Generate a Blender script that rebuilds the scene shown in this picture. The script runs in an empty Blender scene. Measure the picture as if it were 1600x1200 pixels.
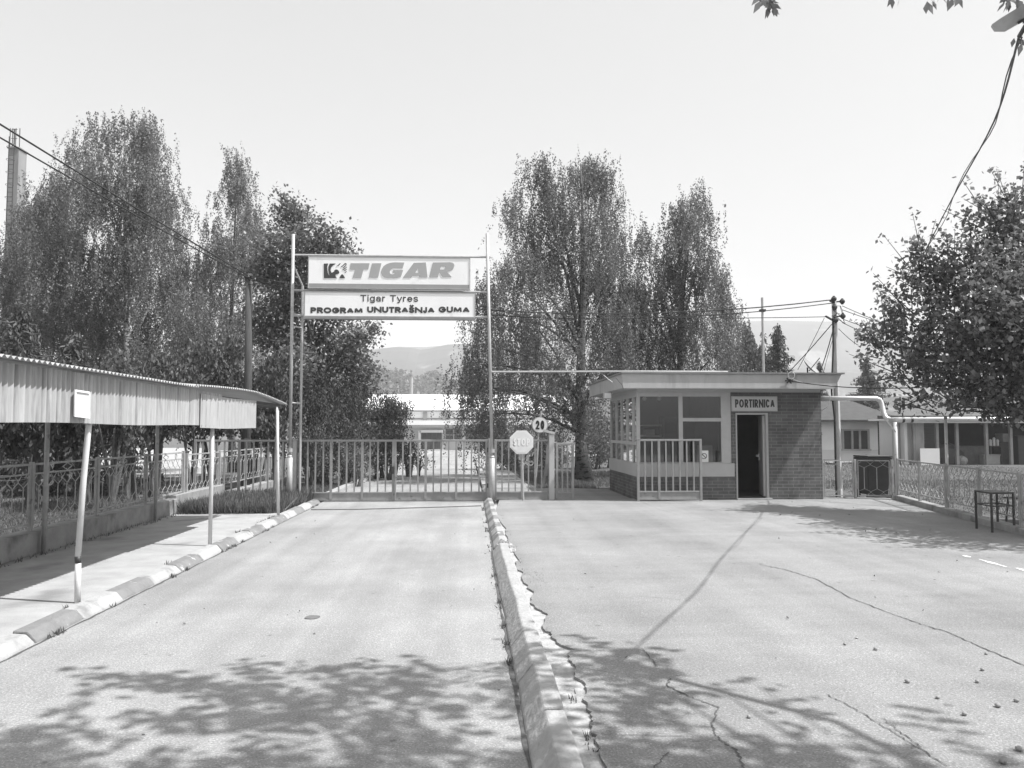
import bpy, bmesh, math, random
import numpy as np
from mathutils import Vector, geometry
random.seed(7); RNG = np.random.default_rng(11)
S = bpy.context.scene
COL = S.collection
R = math.radians
# ------------------------------------------------------------------ camera
FPX = 1250.0; PITCH = math.atan(72/1250); YAW = math.atan(67/1250); EYE = 1.6
cd = bpy.data.cameras.new('camera'); cam = bpy.data.objects.new('camera', cd); COL.objects.link(cam)
cam.location = (0, 0, EYE); cam.rotation_euler = (R(90)+PITCH, 0, -YAW)
cd.sensor_width = 36; cd.lens = 36*FPX/1600; cd.clip_end = 5000; cd.clip_start = .05
S.camera = cam
# ------------------------------------------------------------------ sky and sun
SUN = Vector((.60, -.17, 1)).normalized()            # towards the sun
EL = math.asin(SUN.z); AZ = math.atan2(SUN.x, SUN.y)
w = bpy.data.worlds.new('World'); S.world = w; w.use_nodes = True
nt = w.node_tree; bg = nt.nodes['Background']
sky = nt.nodes.new('ShaderNodeTexSky'); sky.sky_type = 'NISHITA'; sky.sun_disc = False
sky.sun_elevation = EL; sky.sun_rotation = AZ; sky.air_density = 1.0; sky.dust_density = 6.0; sky.ozone_density = 1.0
bw = nt.nodes.new('ShaderNodeRGBToBW')
nt.links.new(sky.outputs[0], bw.inputs[0]); pw = nt.nodes.new('ShaderNodeMath'); pw.operation = 'POWER'; pw.inputs[1].default_value = .42
ml = nt.nodes.new('ShaderNodeMath'); ml.operation = 'MULTIPLY'; ml.inputs[1].default_value = 2.4
nt.links.new(bw.outputs[0], pw.inputs[0]); nt.links.new(pw.outputs[0], ml.inputs[0]); nt.links.new(ml.outputs[0], bg.inputs[0]); bg.inputs[1].default_value = .131
sl = bpy.data.lights.new('sun', 'SUN'); sl.energy = 4.7; sl.angle = R(.53); sl.color = (1, 1, 1)
so = bpy.data.objects.new('sun', sl); COL.objects.link(so); so.rotation_euler = SUN.to_track_quat('Z', 'Y').to_euler()
so.location = (20, -10, 40)
S.view_settings.view_transform = 'Standard'; S.view_settings.look = 'None'
S.view_settings.exposure = .70; S.view_settings.gamma = 1
S.render.engine = 'CYCLES'
S.cycles.max_bounces = 8; S.cycles.volume_bounces = 2; S.cycles.transparent_max_bounces = 24
S.cycles.use_denoising = True
try: S.cycles.denoiser = 'OPENIMAGEDENOISE'
except Exception: pass
HAZE = .0007

# ------------------------------------------------------------------ photo pixel -> place
def ray(px, py):
    a = (px-800)/FPX; b = (600-py)/FPX
    f = Vector((math.sin(YAW)*math.cos(PITCH), math.cos(YAW)*math.cos(PITCH), math.sin(PITCH)))
    r = Vector((math.cos(YAW), -math.sin(YAW), 0)); u = r.cross(f)
    return f + a*r + b*u
def G(px, py, z=0.):
    d = ray(px, py); t = (z-EYE)/d.z; return Vector((d.x*t, d.y*t, z))
def onY(px, py, Y):
    d = ray(px, py); t = Y/d.y; return Vector((d.x*t, Y, EYE+d.z*t))
def onX(px, py, X):
    d = ray(px, py); t = X/d.x; return Vector((X, d.y*t, EYE+d.z*t))
def xat(px, Y): return onY(px, 672, Y).x
def zat(py, Y, px=1000): return onY(px, py, Y).z
def zg(y): return -.0105*(min(max(y, 22), 110)-22)       # the land falls gently beyond the gate
def Gs(px, py):
    p = G(px, py, 0)
    for _ in range(12): p = G(px, py, zg(p.y))
    return p

# ------------------------------------------------------------------ materials (all greys: the photograph is black and white)
def mat(name, c, c2=None, scale=6., rough=.7, bump=0., bscale=None, spec=.3, metal=0., stain=None, stretch=None, coord='Object'):
    m = bpy.data.materials.new(name); m.use_nodes = True; t = m.node_tree; n = t.nodes; L = t.links
    b = n['Principled BSDF']; b.inputs['Roughness'].default_value = rough; b.inputs['Metallic'].default_value = metal
    b.inputs['Specular IOR Level'].default_value = spec
    c2 = c if c2 is None else c2
    tc = n.new('ShaderNodeTexCoord'); mp = n.new('ShaderNodeMapping'); L.new(tc.outputs[coord], mp.inputs[0])
    if stretch: mp.inputs['Scale'].default_value = stretch
    nz = n.new('ShaderNodeTexNoise'); nz.inputs['Scale'].default_value = scale; nz.inputs['Detail'].default_value = 8; nz.inputs['Roughness'].default_value = .65
    L.new(mp.outputs[0], nz.inputs[0])
    cr = n.new('ShaderNodeValToRGB'); cr.color_ramp.elements[0].position = .3; cr.color_ramp.elements[1].position = .7
    cr.color_ramp.elements[0].color = (c, c, c, 1); cr.color_ramp.elements[1].color = (c2, c2, c2, 1)
    L.new(nz.outputs['Fac'], cr.inputs[0]); out = cr.outputs[0]
    if stain:
        s_scale, s_col, s_lo, s_hi = stain
        z2 = n.new('ShaderNodeTexNoise'); z2.inputs['Scale'].default_value = s_scale; z2.inputs['Detail'].default_value = 6
        L.new(mp.outputs[0], z2.inputs[0])
        mr = n.new('ShaderNodeMapRange'); mr.inputs[1].default_value = s_lo; mr.inputs[2].default_value = s_hi
        L.new(z2.outputs['Fac'], mr.inputs[0])
        mx = n.new('ShaderNodeMixRGB'); L.new(mr.outputs[0], mx.inputs[0]); L.new(out, mx.inputs[1]); mx.inputs[2].default_value = (s_col,)*3+(1,)
        out = mx.outputs[0]
    L.new(out, b.inputs['Base Color'])
    if bump:
        z3 = n.new('ShaderNodeTexNoise'); z3.inputs['Scale'].default_value = bscale or scale*4; z3.inputs['Detail'].default_value = 6
        L.new(mp.outputs[0], z3.inputs[0])
        bp = n.new('ShaderNodeBump'); bp.inputs['Strength'].default_value = bump; bp.inputs['Distance'].default_value = .02
        L.new(z3.outputs['Fac'], bp.inputs['Height']); L.new(bp.outputs[0], b.inputs['Normal'])
    return m

def asphalt(name, base, streak, spots):
    """worn asphalt: patchy large tone, wheel-worn streaks, aggregate speckle, small oil spots"""
    m = bpy.data.materials.new(name); m.use_nodes = True; t = m.node_tree; n = t.nodes; L = t.links
    b = n['Principled BSDF']; b.inputs['Roughness'].default_value = .85; b.inputs['Specular IOR Level'].default_value = .25
    tc = n.new('ShaderNodeTexCoord'); P = tc.outputs['Object']
    def noise(s, d=6, st=None, ro=.6):
        z = n.new('ShaderNodeTexNoise'); z.inputs['Scale'].default_value = s; z.inputs['Detail'].default_value = d; z.inputs['Roughness'].default_value = ro
        if st:
            mp = n.new('ShaderNodeMapping'); mp.inputs['Scale'].default_value = st; L.new(P, mp.inputs[0]); L.new(mp.outputs[0], z.inputs[0])
        else: L.new(P, z.inputs[0])
        return z.outputs['Fac']
    def rng(x, a, b_, c, d):
        r = n.new('ShaderNodeMapRange'); L.new(x, r.inputs[0])
        for i, v in zip((1, 2, 3, 4), (a, b_, c, d)): r.inputs[i].default_value = v
        return r.outputs[0]
    def mul(a, b_):
        r = n.new('ShaderNodeMath'); r.operation = 'MULTIPLY'; L.new(a, r.inputs[0]); L.new(b_, r.inputs[1]); return r.outputs[0]
    v = rng(noise(.55, 8), .3, .7, base*.80, base*1.15)
    v = mul(v, rng(noise(2.2, 8, streak), .3, .7, .92, 1.07))
    v = mul(v, rng(noise(70, 4, None, .75), .28, .72, .60, 1.40))
    v = mul(v, rng(noise(9, 8, None, .75), .60, .74, 1., .72)); v = mul(v, rng(noise(1.7, 9, None, .7), .60, .72, 1., .84))
    v = mul(v, rng(noise(2.6, 4, (1, .012, 1), .5), .38, .66, 1.05, .90))
    vo = n.new('ShaderNodeTexVoronoi'); vo.inputs['Scale'].default_value = spots; L.new(P, vo.inputs[0])
    v = mul(v, rng(vo.outputs['Distance'], .03, .09, .62, 1.))
    vo2 = n.new('ShaderNodeTexVoronoi'); vo2.inputs['Scale'].default_value = 130; L.new(P, vo2.inputs[0])
    sep = n.new('ShaderNodeSeparateColor'); L.new(vo2.outputs['Color'], sep.inputs[0])
    v = mul(v, rng(sep.outputs[0], .86, .97, 1., 1.45))
    cb = n.new('ShaderNodeCombineColor')
    for i in range(3): L.new(v, cb.inputs[i])
    L.new(cb.outputs[0], b.inputs['Base Color'])
    bp = n.new('ShaderNodeBump'); bp.inputs['Strength'].default_value = .55; bp.inputs['Distance'].default_value = .008
    L.new(noise(70, 5), bp.inputs['Height']); L.new(bp.outputs[0], b.inputs['Normal'])
    return m

def brick_mat():
    m = bpy.data.materials.new('brick'); m.use_nodes = True; t = m.node_tree; n = t.nodes; L = t.links
    b = n['Principled BSDF']; b.inputs['Roughness'].default_value = .85; b.inputs['Specular IOR Level'].default_value = .2
    tc = n.new('ShaderNodeTexCoord'); br = n.new('ShaderNodeTexBrick'); L.new(tc.outputs['UV'], br.inputs[0])
    br.inputs['Scale'].default_value = 1; br.inputs['Brick Width'].default_value = .25; br.inputs['Row Height'].default_value = .075
    br.inputs['Mortar Size'].default_value = .006; br.inputs['Mortar Smooth'].default_value = .3; br.inputs['Bias'].default_value = -.1
    br.inputs['Color1'].default_value = (.10,)*3+(1,); br.inputs['Color2'].default_value = (.138,)*3+(1,); br.inputs['Mortar'].default_value = (.205,)*3+(1,)
    nz = n.new('ShaderNodeTexNoise'); nz.inputs['Scale'].default_value = 3; nz.inputs['Detail'].default_value = 8; L.new(tc.outputs['UV'], nz.inputs[0])
    mr = n.new('ShaderNodeMapRange'); L.new(nz.outputs['Fac'], mr.inputs[0]); mr.inputs[1].default_value = .3; mr.inputs[2].default_value = .7; mr.inputs[3].default_value = .75; mr.inputs[4].default_value = 1.25
    mx = n.new('ShaderNodeMixRGB'); mx.blend_type = 'MULTIPLY'; mx.inputs[0].default_value = 1; L.new(br.outputs['Color'], mx.inputs[1]); L.new(mr.outputs[0], mx.inputs[2])
    L.new(mx.outputs[0], b.inputs['Base Color'])
    bp = n.new('ShaderNodeBump'); bp.invert = True; bp.inputs['Strength'].default_value = .6; bp.inputs['Distance'].default_value = .006
    L.new(br.outputs['Fac'], bp.inputs['Height']); L.new(bp.outputs[0], b.inputs['Normal'])
    return m

def leaf_mat(name, lo, hi, trans=.3, rough=.45, spec=.45):
    m = bpy.data.materials.new(name); m.use_nodes = True; t = m.node_tree; n = t.nodes; L = t.links
    b = n['Principled BSDF']; b.inputs['Roughness'].default_value = rough; b.inputs['Specular IOR Level'].default_value = spec
    ge = n.new('ShaderNodeNewGeometry'); mr = n.new('ShaderNodeMapRange'); L.new(ge.outputs['Random Per Island'], mr.inputs[0])
    mr.inputs[3].default_value = lo; mr.inputs[4].default_value = hi
    cb = n.new('ShaderNodeCombineColor')
    for i in range(3): L.new(mr.outputs[0], cb.inputs[i])
    L.new(cb.outputs[0], b.inputs['Base Color'])
    tr = n.new('ShaderNodeBsdfTranslucent'); L.new(cb.outputs[0], tr.inputs[0])
    ms = n.new('ShaderNodeMixShader'); ms.inputs[0].default_value = trans
    L.new(b.outputs[0], ms.inputs[1]); L.new(tr.outputs[0], ms.inputs[2]); L.new(ms.outputs[0], n['Material Output'].inputs[0])
    return m

def glass_mat():
    m = bpy.data.materials.new('window_glass'); m.use_nodes = True; t = m.node_tree; n = t.nodes; L = t.links
    n.remove(n['Principled BSDF'])
    tr = n.new('ShaderNodeBsdfTransparent'); tr.inputs[0].default_value = (.62,)*3+(1,)
    gl = n.new('ShaderNodeBsdfGlossy'); gl.inputs['Roughness'].default_value = .03; gl.inputs[0].default_value = (.8,)*3+(1,)
    fr = n.new('ShaderNodeFresnel'); fr.inputs[0].default_value = 1.5
    nz = n.new('ShaderNodeTexNoise'); nz.inputs['Scale'].default_value = 1.3
    tc = n.new('ShaderNodeTexCoord'); L.new(tc.outputs['Object'], nz.inputs[0])
    bp = n.new('ShaderNodeBump'); bp.inputs['Strength'].default_value = .05; L.new(nz.outputs['Fac'], bp.inputs['Height']); L.new(bp.outputs[0], gl.inputs['Normal'])
    mp = n.new('ShaderNodeMath'); mp.operation = 'MULTIPLY_ADD'; L.new(fr.outputs[0], mp.inputs[0]); mp.inputs[1].default_value = 1.4; mp.inputs[2].default_value = .07
    ms = n.new('ShaderNodeMixShader'); L.new(mp.outputs[0], ms.inputs[0]); L.new(tr.outputs[0], ms.inputs[1]); L.new(gl.outputs[0], ms.inputs[2])
    L.new(ms.outputs[0], n['Material Output'].inputs[0])
    return m

M = dict(
    road=asphalt('road_asphalt', .28, (1.5, .25, 1), 3.5),
    yard=asphalt('yard_asphalt', .235, (.3, 1.2, 1), 2.5),
    far_road=asphalt('far_road', .28, (1.5, .25, 1), .5),
    concrete=mat('pavement_concrete', .30, .42, 2.5, .85, .3, 60, .2, stain=(1.1, .22, .58, .72)),
    rubble=mat('rubble_concrete', .25, .5, 9, .9, .8, 30, .2),
    wallc=mat('wall_concrete', .22, .36, 3, .9, .4, 40, .2, stain=(2.2, .11, .55, .7)),
    soil=mat('ground_grass', .06, .14, 1.6, .95, .8, 20, .1, stain=(14, .18, .5, .75)),
    kerbw=mat('kerb_white_paint', .33, .41, 3, .8, .8, 22, .25, stain=(4, .22, .56, .7)),
    kerbg=mat('kerb_grey_paint', .17, .24, 4, .8, .8, 22, .25, stain=(8, .5, .63, .7)),
    kerbc=mat('kerb_concrete', .30, .41, 5, .85, .8, 22, .2, stain=(3, .25, .58, .72)),
    crack=mat('crack_dirt', .07, .13, 20, .95),
    whitepaint=mat('white_paint', .66, .74, 5, .6),
    roadpaint=mat('road_line_paint', .7, .8, 15, .8),
    signwhite=mat('sign_white', .84, .92, 1.2, .35, stretch=(1, 1, .5), spec=.4, stain=(3.5, .66, .62, .8)),
    signgrey=mat('sign_letter_grey', .36, .38, 3, .4),
    signband=mat('sign_band_grey', .29, .33, 4, .4),
    signdark=mat('sign_letter_dark', .055, .065, 3, .4),
    galv=mat('galvanised_steel', .34, .48, 8, .5, 0, None, .5, .25, stain=(4, .26, .6, .75)),
    gate=mat('gate_paint_grey', .22, .30, 6, .55, .1, 60, .4, stain=(9, .14, .64, .74)),
    darkmetal=mat('dark_metal', .035, .06, 12, .5, 0, None, .5, .2),
    fencep=mat('fence_paint', .27, .40, 7, .6, 0, None, .4, stain=(10, .15, .62, .72)),
    corr=mat('corrugated_sheet', .30, .47, 4, .6, .1, 30, .3, stretch=(1, 4, .3), stain=(5, .17, .52, .72)),
    corr2=mat('corrugated_sheet_new', .34, .44, 2, .5, 0, None, .4, stain=(5, .4, .6, .75)),
    post=mat('post_white_paint', .52, .66, 4, .55, 0, None, .4, stain=(7, .2, .66, .72)),
    brick=brick_mat(),
    fascia=mat('fascia_paint', .37, .45, 2, .7, .15, 20, .3, stretch=(1.6, 1.6, .35), stain=(2.6, .27, .58, .74)),
    plaster=mat('plaster_paint', .40, .46, 2, .7, .1, 20, .3),
    frame=mat('frame_paint', .42, .48, 6, .5),
    roofd=mat('roof_edge_metal', .22, .3, 6, .5, 0, None, .5, .3),
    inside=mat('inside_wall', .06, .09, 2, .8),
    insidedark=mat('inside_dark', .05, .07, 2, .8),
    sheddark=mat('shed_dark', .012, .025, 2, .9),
    wood=mat('dark_wood', .07, .12, 6, .6, .2, 30, .3, stretch=(1, 8, 1)),
    polewood=mat('pole_wood', .05, .10, 5, .85, .4, 30, .2, stretch=(6, 6, .5)),
    polec=mat('pole_concrete', .48, .58, 5, .8, .2, 40, .2),
    cable=mat('cable_black', .03, .04, 5, .5),
    cablew=mat('cable_white', .5, .55, 5, .5),
    glass=glass_mat(),
    darkglass=mat('dark_window_glass', .04, .06, 2, .12, 0, None, .6),
    white=mat('paper_white', .78, .82, 5, .6),
    pipewhite=mat('pipe_jacket', .62, .74, 5, .32, .05, 30, .6, .35),
    binp=mat('bin_plastic', .030, .045, 8, .45, 0, None, .4),
    birchdark=mat('birch_bark_dark', .05, .24, 6, .9, .5, 25, .15, stretch=(1, 1, 1.8), stain=(6, .035, .48, .6)),
    birchbark=mat('birch_bark', .10, .55, 5, .85, .4, 25, .2, stretch=(1, 1, 2.2), stain=(7, .06, .54, .62)),
    bark=mat('bark', .06, .15, 7, .9, .8, 20, .15, stretch=(3, 3, .6)),
    factorywall=mat('factory_wall', .40, .48, .4, .8, 0, None, .2, stain=(.8, .3, .58, .75)),
    factoryroof=mat('factory_roof', .78, .86, .5, .5),
    housewall=mat('house_plaster', .62, .70, .8, .8),
    houseroof=mat('house_roof', .05, .085, 3, .8, .4, 12, .3),
    shedwall=mat('shed_wall', .22, .36, 1.2, .85, .2, 20),
    hill=mat('hill_fields', .045, .085, .012, .95, 0, None, .1, stain=(.022, .20, .60, .68)),
    stone=mat('stone', .2, .36, 60, .9),
    cardboard=mat('cardboard', .28, .36, 6, .8),
    litleaf=leaf_mat('lit_birch_leaf', .10, .28, .42),  # paler copy of the birch leaf: side light and distance put into its colour
    birchleaf=leaf_mat('birch_leaf', .085, .235, .40),
    broadleaf=leaf_mat('broad_leaf', .085, .23, .38),
    nearleaf=leaf_mat('near_leaf', .10, .26, .38, .32, .8),
    needle=leaf_mat('needle_leaf', .055, .125, .15, .6, .3),
    shrubleaf=leaf_mat('shrub_leaf', .07, .15, .25),
    blade=leaf_mat('grass_blade', .08, .19, .3, .6, .3),
)

# ------------------------------------------------------------------ mesh builder
class MB:
    def __init__(s): s.v = []; s.f = []; s.mi = []
    def quad(s, *p, k=0):
        n = len(s.v); s.v += [tuple(q) for q in p]; s.f.append(tuple(range(n, n+len(p)))); s.mi.append(k); return s
    def box(s, x0, x1, y0, y1, z0, z1, k=0):
        n = len(s.v)
        s.v += [(x0,y0,z0),(x1,y0,z0),(x1,y1,z0),(x0,y1,z0),(x0,y0,z1),(x1,y0,z1),(x1,y1,z1),(x0,y1,z1)]
        for q in ((0,3,2,1),(4,5,6,7),(0,1,5,4),(1,2,6,5),(2,3,7,6),(3,0,4,7)): s.f.append(tuple(n+i for i in q)); s.mi.append(k)
        return s
    def bar(s, a, b, w, h=None, k=0, up=(0,0,1)):
        a = Vector(a); b = Vector(b); h = h or w; d = (b-a).normalized(); u = Vector(up)
        if abs(d.dot(u)) > .95: u = Vector((0,1,0))
        x = d.cross(u).normalized(); y = x.cross(d).normalized(); n = len(s.v)
        for p in (a, b):
            for i, j in ((-1,-1),(1,-1),(1,1),(-1,1)): s.v.append(tuple(p+x*i*w/2+y*j*h/2))
        for q in ((0,1,2,3),(7,6,5,4),(0,4,5,1),(1,5,6,2),(2,6,7,3),(3,7,4,0)): s.f.append(tuple(n+i for i in q)); s.mi.append(k)
        return s
    def tube(s, pts, r, seg=8, k=0, cap=True):
        pts = [Vector(p) for p in pts]; rs = r if isinstance(r, (list, tuple)) else [r]*len(pts); n = len(s.v); N = len(pts)
        prev = None
        for i, p in enumerate(pts):
            d = (pts[min(i+1, N-1)]-pts[max(i-1, 0)]).normalized()
            u = Vector((0,0,1)) if abs(d.z) < .9 else Vector((0,1,0))
            if prev is not None and prev.cross(d).length > .1: x = prev - d*prev.dot(d); x.normalize()
            else: x = d.cross(u).normalized()
            prev = x; y = d.cross(x)
            for j in range(seg):
                a = 2*math.pi*j/seg; s.v.append(tuple(p+(x*math.cos(a)+y*math.sin(a))*rs[i]))
        for i in range(N-1):
            for j in range(seg):
                j2 = (j+1) % seg; s.f.append((n+i*seg+j, n+i*seg+j2, n+(i+1)*seg+j2, n+(i+1)*seg+j)); s.mi.append(k)
        if cap:
            s.f.append(tuple(n+j for j in range(seg))[::-1]); s.mi.append(k)
            s.f.append(tuple(n+(N-1)*seg+j for j in range(seg))); s.mi.append(k)
        return s
    def prism(s, loops, fn, d0, d1, k=0):
        """polygon with holes (2-D loops) mapped by fn(u, v, d) -> 3-D, thick from d0 to d1"""
        l3 = [[Vector((a, b, 0)) for a, b in lp] for lp in loops]
        flat = [p for lp in loops for p in lp]; tri = geometry.tessellate_polygon(l3)
        n = len(s.v); N = len(flat)
        s.v += [tuple(fn(a, b, d0)) for a, b in flat]+[tuple(fn(a, b, d1)) for a, b in flat]
        for t in tri:
            s.f.append(tuple(n+i for i in t)); s.mi.append(k); s.f.append(tuple(n+N+i for i in t[::-1])); s.mi.append(k)
        o = 0
        for lp in loops:
            m = len(lp)
            for i in range(m):
                j = (i+1) % m; s.f.append((n+o+i, n+o+j, n+N+o+j, n+N+o+i)); s.mi.append(k)
            o += m
        return s
    def blob(s, c, r, seg=7, rings=5, k=0, jit=.0):
        n = len(s.v); rx, ry, rz = r if isinstance(r, (tuple, list)) else (r, r, r)
        for i in range(rings+1):
            th = math.pi*i/rings
            for j in range(seg):
                a = 2*math.pi*j/seg; q = 1+random.uniform(-jit, jit)
                s.v.append((c[0]+rx*q*math.sin(th)*math.cos(a), c[1]+ry*q*math.sin(th)*math.sin(a), c[2]-rz*q*math.cos(th)))
        for i in range(rings):
            for j in range(seg):
                j2 = (j+1) % seg; s.f.append((n+i*seg+j, n+i*seg+j2, n+(i+1)*seg+j2, n+(i+1)*seg+j)); s.mi.append(k)
        return s
    def build(s, name, m, parent=None, smooth=False, bevel=0., fixn=True):
        me = bpy.data.meshes.new(name); me.from_pydata(s.v, [], s.f)
        ms = m if isinstance(m, (list, tuple)) else [m]
        for q in ms: me.materials.append(q)
        me.polygons.foreach_set('material_index', s.mi)
        if fixn:
            bm = bmesh.new(); bm.from_mesh(me); bmesh.ops.recalc_face_normals(bm, faces=bm.faces); bm.to_mesh(me); bm.free()
        uv = me.uv_layers.new(name='UVMap')
        for p in me.polygons:
            nx, ny, nz = (abs(c) for c in p.normal)
            for li in p.loop_indices:
                c = me.vertices[me.loops[li].vertex_index].co
                uv.data[li].uv = (c.x, c.y) if nz >= nx and nz >= ny else ((c.x, c.z) if ny >= nx else (c.y, c.z))
        if smooth: me.polygons.foreach_set('use_smooth', [True]*len(me.polygons))
        me.update()
        return link(name, me, parent, bevel)

def link(name, me, parent=None, bevel=0.):
    o = bpy.data.objects.new(name, me); COL.objects.link(o)
    if parent is not None:
        o.parent = parent
        if parent.type == 'EMPTY': o.location = -parent.location
    if bevel:
        b = o.modifiers.new('bevel', 'BEVEL'); b.width = bevel; b.segments = 2; b.limit_method = 'ANGLE'
    return o
def tag(o, label=None, cat=None, group=None, kind=None):
    if label: o['label'] = label
    if cat: o['category'] = cat
    if group: o['group'] = group
    if kind: o['kind'] = kind
    return o
def thing(name, loc, label, cat, group=None):
    o = bpy.data.objects.new(name, None); COL.objects.link(o); o.location = loc; o.empty_display_size = .2
    return tag(o, label, cat, group)
def copy_thing(o, delta, label=None):
    c = o.copy(); COL.objects.link(c); c.location = o.location+Vector(delta)
    if label: c['label'] = label
    for ch in o.children:
        d = ch.copy(); COL.objects.link(d); d.parent = c
        for g in ch.children:
            e = g.copy(); COL.objects.link(e); e.parent = d
    return c
def struct(o): return tag(o, kind='structure')

def _arc(cx, cy, rx, ry, a0, a1, n=14): return [(cx+rx*math.cos(R(a0+(a1-a0)*i/n)), cy+ry*math.sin(R(a0+(a1-a0)*i/n))) for i in range(n+1)]
_bowl = [(0,1),(.5,1)]+_arc(.55,.73,.45,.27,90,-90)+[(.5,.46),(0,.46)]
_S = _arc(.5,.76,.46,.24,25,270)+_arc(.5,.25,.5,.25,85,-155)
GLYPH = {                                      # letter: (advance width, strokes on the centre line)
 'P': (.78, [[(0,0),(0,1)], _bowl]), 'R': (.82, [[(0,0),(0,1)], _bowl, [(.45,.46),(1,0)]]), 'O': (1.06, [_arc(.5,.5,.5,.5,90,450,24)]),
 'G': (1.0, [_arc(.5,.5,.5,.5,48,355,22)+[(1,.5),(.55,.5)]]), 'C': (.9, [_arc(.5,.5,.5,.5,48,312,20)]), 'A': (.98, [[(0,0),(.5,1)], [(1,0),(.5,1)], [(.2,.3),(.8,.3)]]),
 'M': (1.12, [[(.0,0),(.08,1)], [(.08,1),(.5,.12)], [(.5,.12),(.92,1)], [(.92,1),(1,0)]]), 'U': (.86, [[(0,1),(0,.36)]+_arc(.5,.36,.5,.36,180,360)+[(1,1)]]),
 'N': (1.06, [[(0,0),(0,1)], [(0,1),(1,0)], [(1,0),(1,1)]]), 'T': (.76, [[(0,1),(1,1)], [(.5,1),(.5,0)]]), 'S': (.74, [_S]), '\u0160': (.74, [_S, [(.2,1.5),(.5,1.26),(.8,1.5)]]),
 'J': (.56, [[(1,1),(1,.28)]+_arc(.5,.28,.5,.28,0,-165)]), 'I': (.2, [[(.5,0),(.5,1)]]), '2': (.74, [_arc(.5,.7,.5,.3,165,-35)+[(0,0)], [(0,0),(1,0)]]), '0': (.74, [_arc(.5,.5,.5,.5,90,450,22)]),
 'i': (.2, [[(.5,0),(.5,.70)], [(.5,.97),(.5,1.0)]]), 'g': (.68, [_arc(.46,.36,.46,.36,0,360,18), [(.95,.74),(.95,-.12)]+_arc(.48,-.1,.46,.18,-5,-150)]),
 'a': (.66, [_arc(.42,.2,.42,.2,0,360,16), [(.9,0),(.9,.46)]+_arc(.46,.48,.44,.24,0,160)]), 'r': (.42, [[(0,0),(0,.74)], [(0,.42)]+_arc(.7,.42,.7,.3,180,75)]),
 'y': (.66, [[(0,.72),(.5,.04)], [(1,.72),(.42,-.22),(.1,-.26)]]), 'e': (.68, [[(.06,.38),(.94,.38)]+_arc(.5,.36,.5,.36,6,318,18)]), 's': (.6, [[(a_, b_*.74) for a_, b_ in _S]]), ' ': (.34, []) }
def text_mesh(body, name, m, parent, x0, x1, z0, z1, y, t=.14, gap=.16, off=.004):
    """lettering drawn as strokes (t = stroke width / capital height) fitted between x0..x1, capitals z0..z1, on the plane Y = y facing -Y"""
    H = z1-z0; adv = [GLYPH[c][0] for c in body]; tot = sum(adv)+gap*(len(body)-1); kx = (x1-x0)/tot; T = t*H; x = x0; mb = MB(); lay = 0
    for c, a in zip(body, adv):
        wd = a*kx
        for st in GLYPH[c][1]:
            q = [Vector((x+T/2+u*max(wd-T, 0) if c not in 'Ii' else x+wd/2, z0+T/2+v*(H-T))) for u, v in st]
            q = [p for i, p in enumerate(q) if i == 0 or (p-q[i-1]).length > 1e-5]; N = len(q); closed = (q[0]-q[-1]).length < 1e-4 and N > 4; row = []
            for i, p in enumerate(q):
                a_ = q[i-1] if i else (q[-2] if closed else None); b_ = q[i+1] if i < N-1 else (q[1] if closed else None)
                d1 = (p-a_).normalized() if a_ is not None else None; d2 = (b_-p).normalized() if b_ is not None else None
                d1 = d1 or d2; d2 = d2 or d1; n1 = Vector((-d1.y, d1.x)); n2 = Vector((-d2.y, d2.x)); nn = n1+n2
                nn = n1 if nn.length < .2 else nn.normalized(); w_ = T/2/max(.5, nn.dot(n1)); e = Vector((0, 0))
                if not closed and i == 0: e = -d1*T/2
                if not closed and i == N-1: e = d2*T/2
                if c in 'AMN' and len(st) == 2: e = e*.0 if abs(d1.y) < .995 else e
                row.append((p+e+nn*w_, p+e-nn*w_))
            yy = y-off-.00025*(lay % 5); lay += 1
            for (a_, b_), (c_, d_) in zip(row[:-1], row[1:]): mb.quad((a_.x, yy, a_.y), (b_.x, yy, b_.y), (d_.x, yy, d_.y), (c_.x, yy, c_.y))
        x += wd+gap*kx
    return mb.build(name, m, parent)

# ------------------------------------------------------------------ GROUND
def rows(x0, x1, dz, ys):
    mb = MB()
    for a, b in zip(ys[:-1], ys[1:]):
        mb.quad((x0, a, zg(a)+dz), (x1, a, zg(a)+dz), (x1, b, zg(b)+dz), (x0, b, zg(b)+dz))
    return mb
struct(rows(-3000, 3000, -.03, [-300, 22, 110, 3500]).build('ground', M['soil']))
struct(rows(-3.26, .33, 0, [-14, 22, 97]).build('road', M['road']))
struct(rows(.50, 2.6, .012, [-14, 17.2]).build('kerb_strip', M['rubble']))
# forecourt: a sheet of asphalt 3 cm thick with a broken edge along the divider
edge = [(205,95),(232,125),(255,155),(250,180),(265,210),(272,230),(285,250),(310,295),(290,300),(300,330),(325,345),(318,372),(345,400),(350,412),(380,430),(362,462),(360,480),(395,505),(435,525),(420,548),(412,575),(430,600),(455,605),(452,622),(475,650),(550,682),(520,698),(530,722),(545,742),(552,765),(560,800),(585,825),(610,850),(592,885),(605,930),(618,955),(630,985),(620,1020),(640,1055),(650,1100),(690,1190)]
el = []
for i, (a, b) in enumerate(edge):
    p = G(700+a/2.79, 770+b/2.79, .03); el.append((p.x, p.y))
fine = []
for (a, b) in zip(el[:-1], el[1:]):
    for k in range(3):
        t = k/3; fine.append((a[0]+(b[0]-a[0])*t+random.uniform(-.014, .014), a[1]+(b[1]-a[1])*t+random.uniform(-.01, .01)))
fine.append(el[-1])
YFB = 17.2
poly = [(.68, YFB+.6)]+fine+[(1.0, 1.2), (1.0, -14), (60, -14), (60, 12), (8.45, 12), (9.78, 17.75), (9.6, 18.35), (.68, 18.35)]
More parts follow.
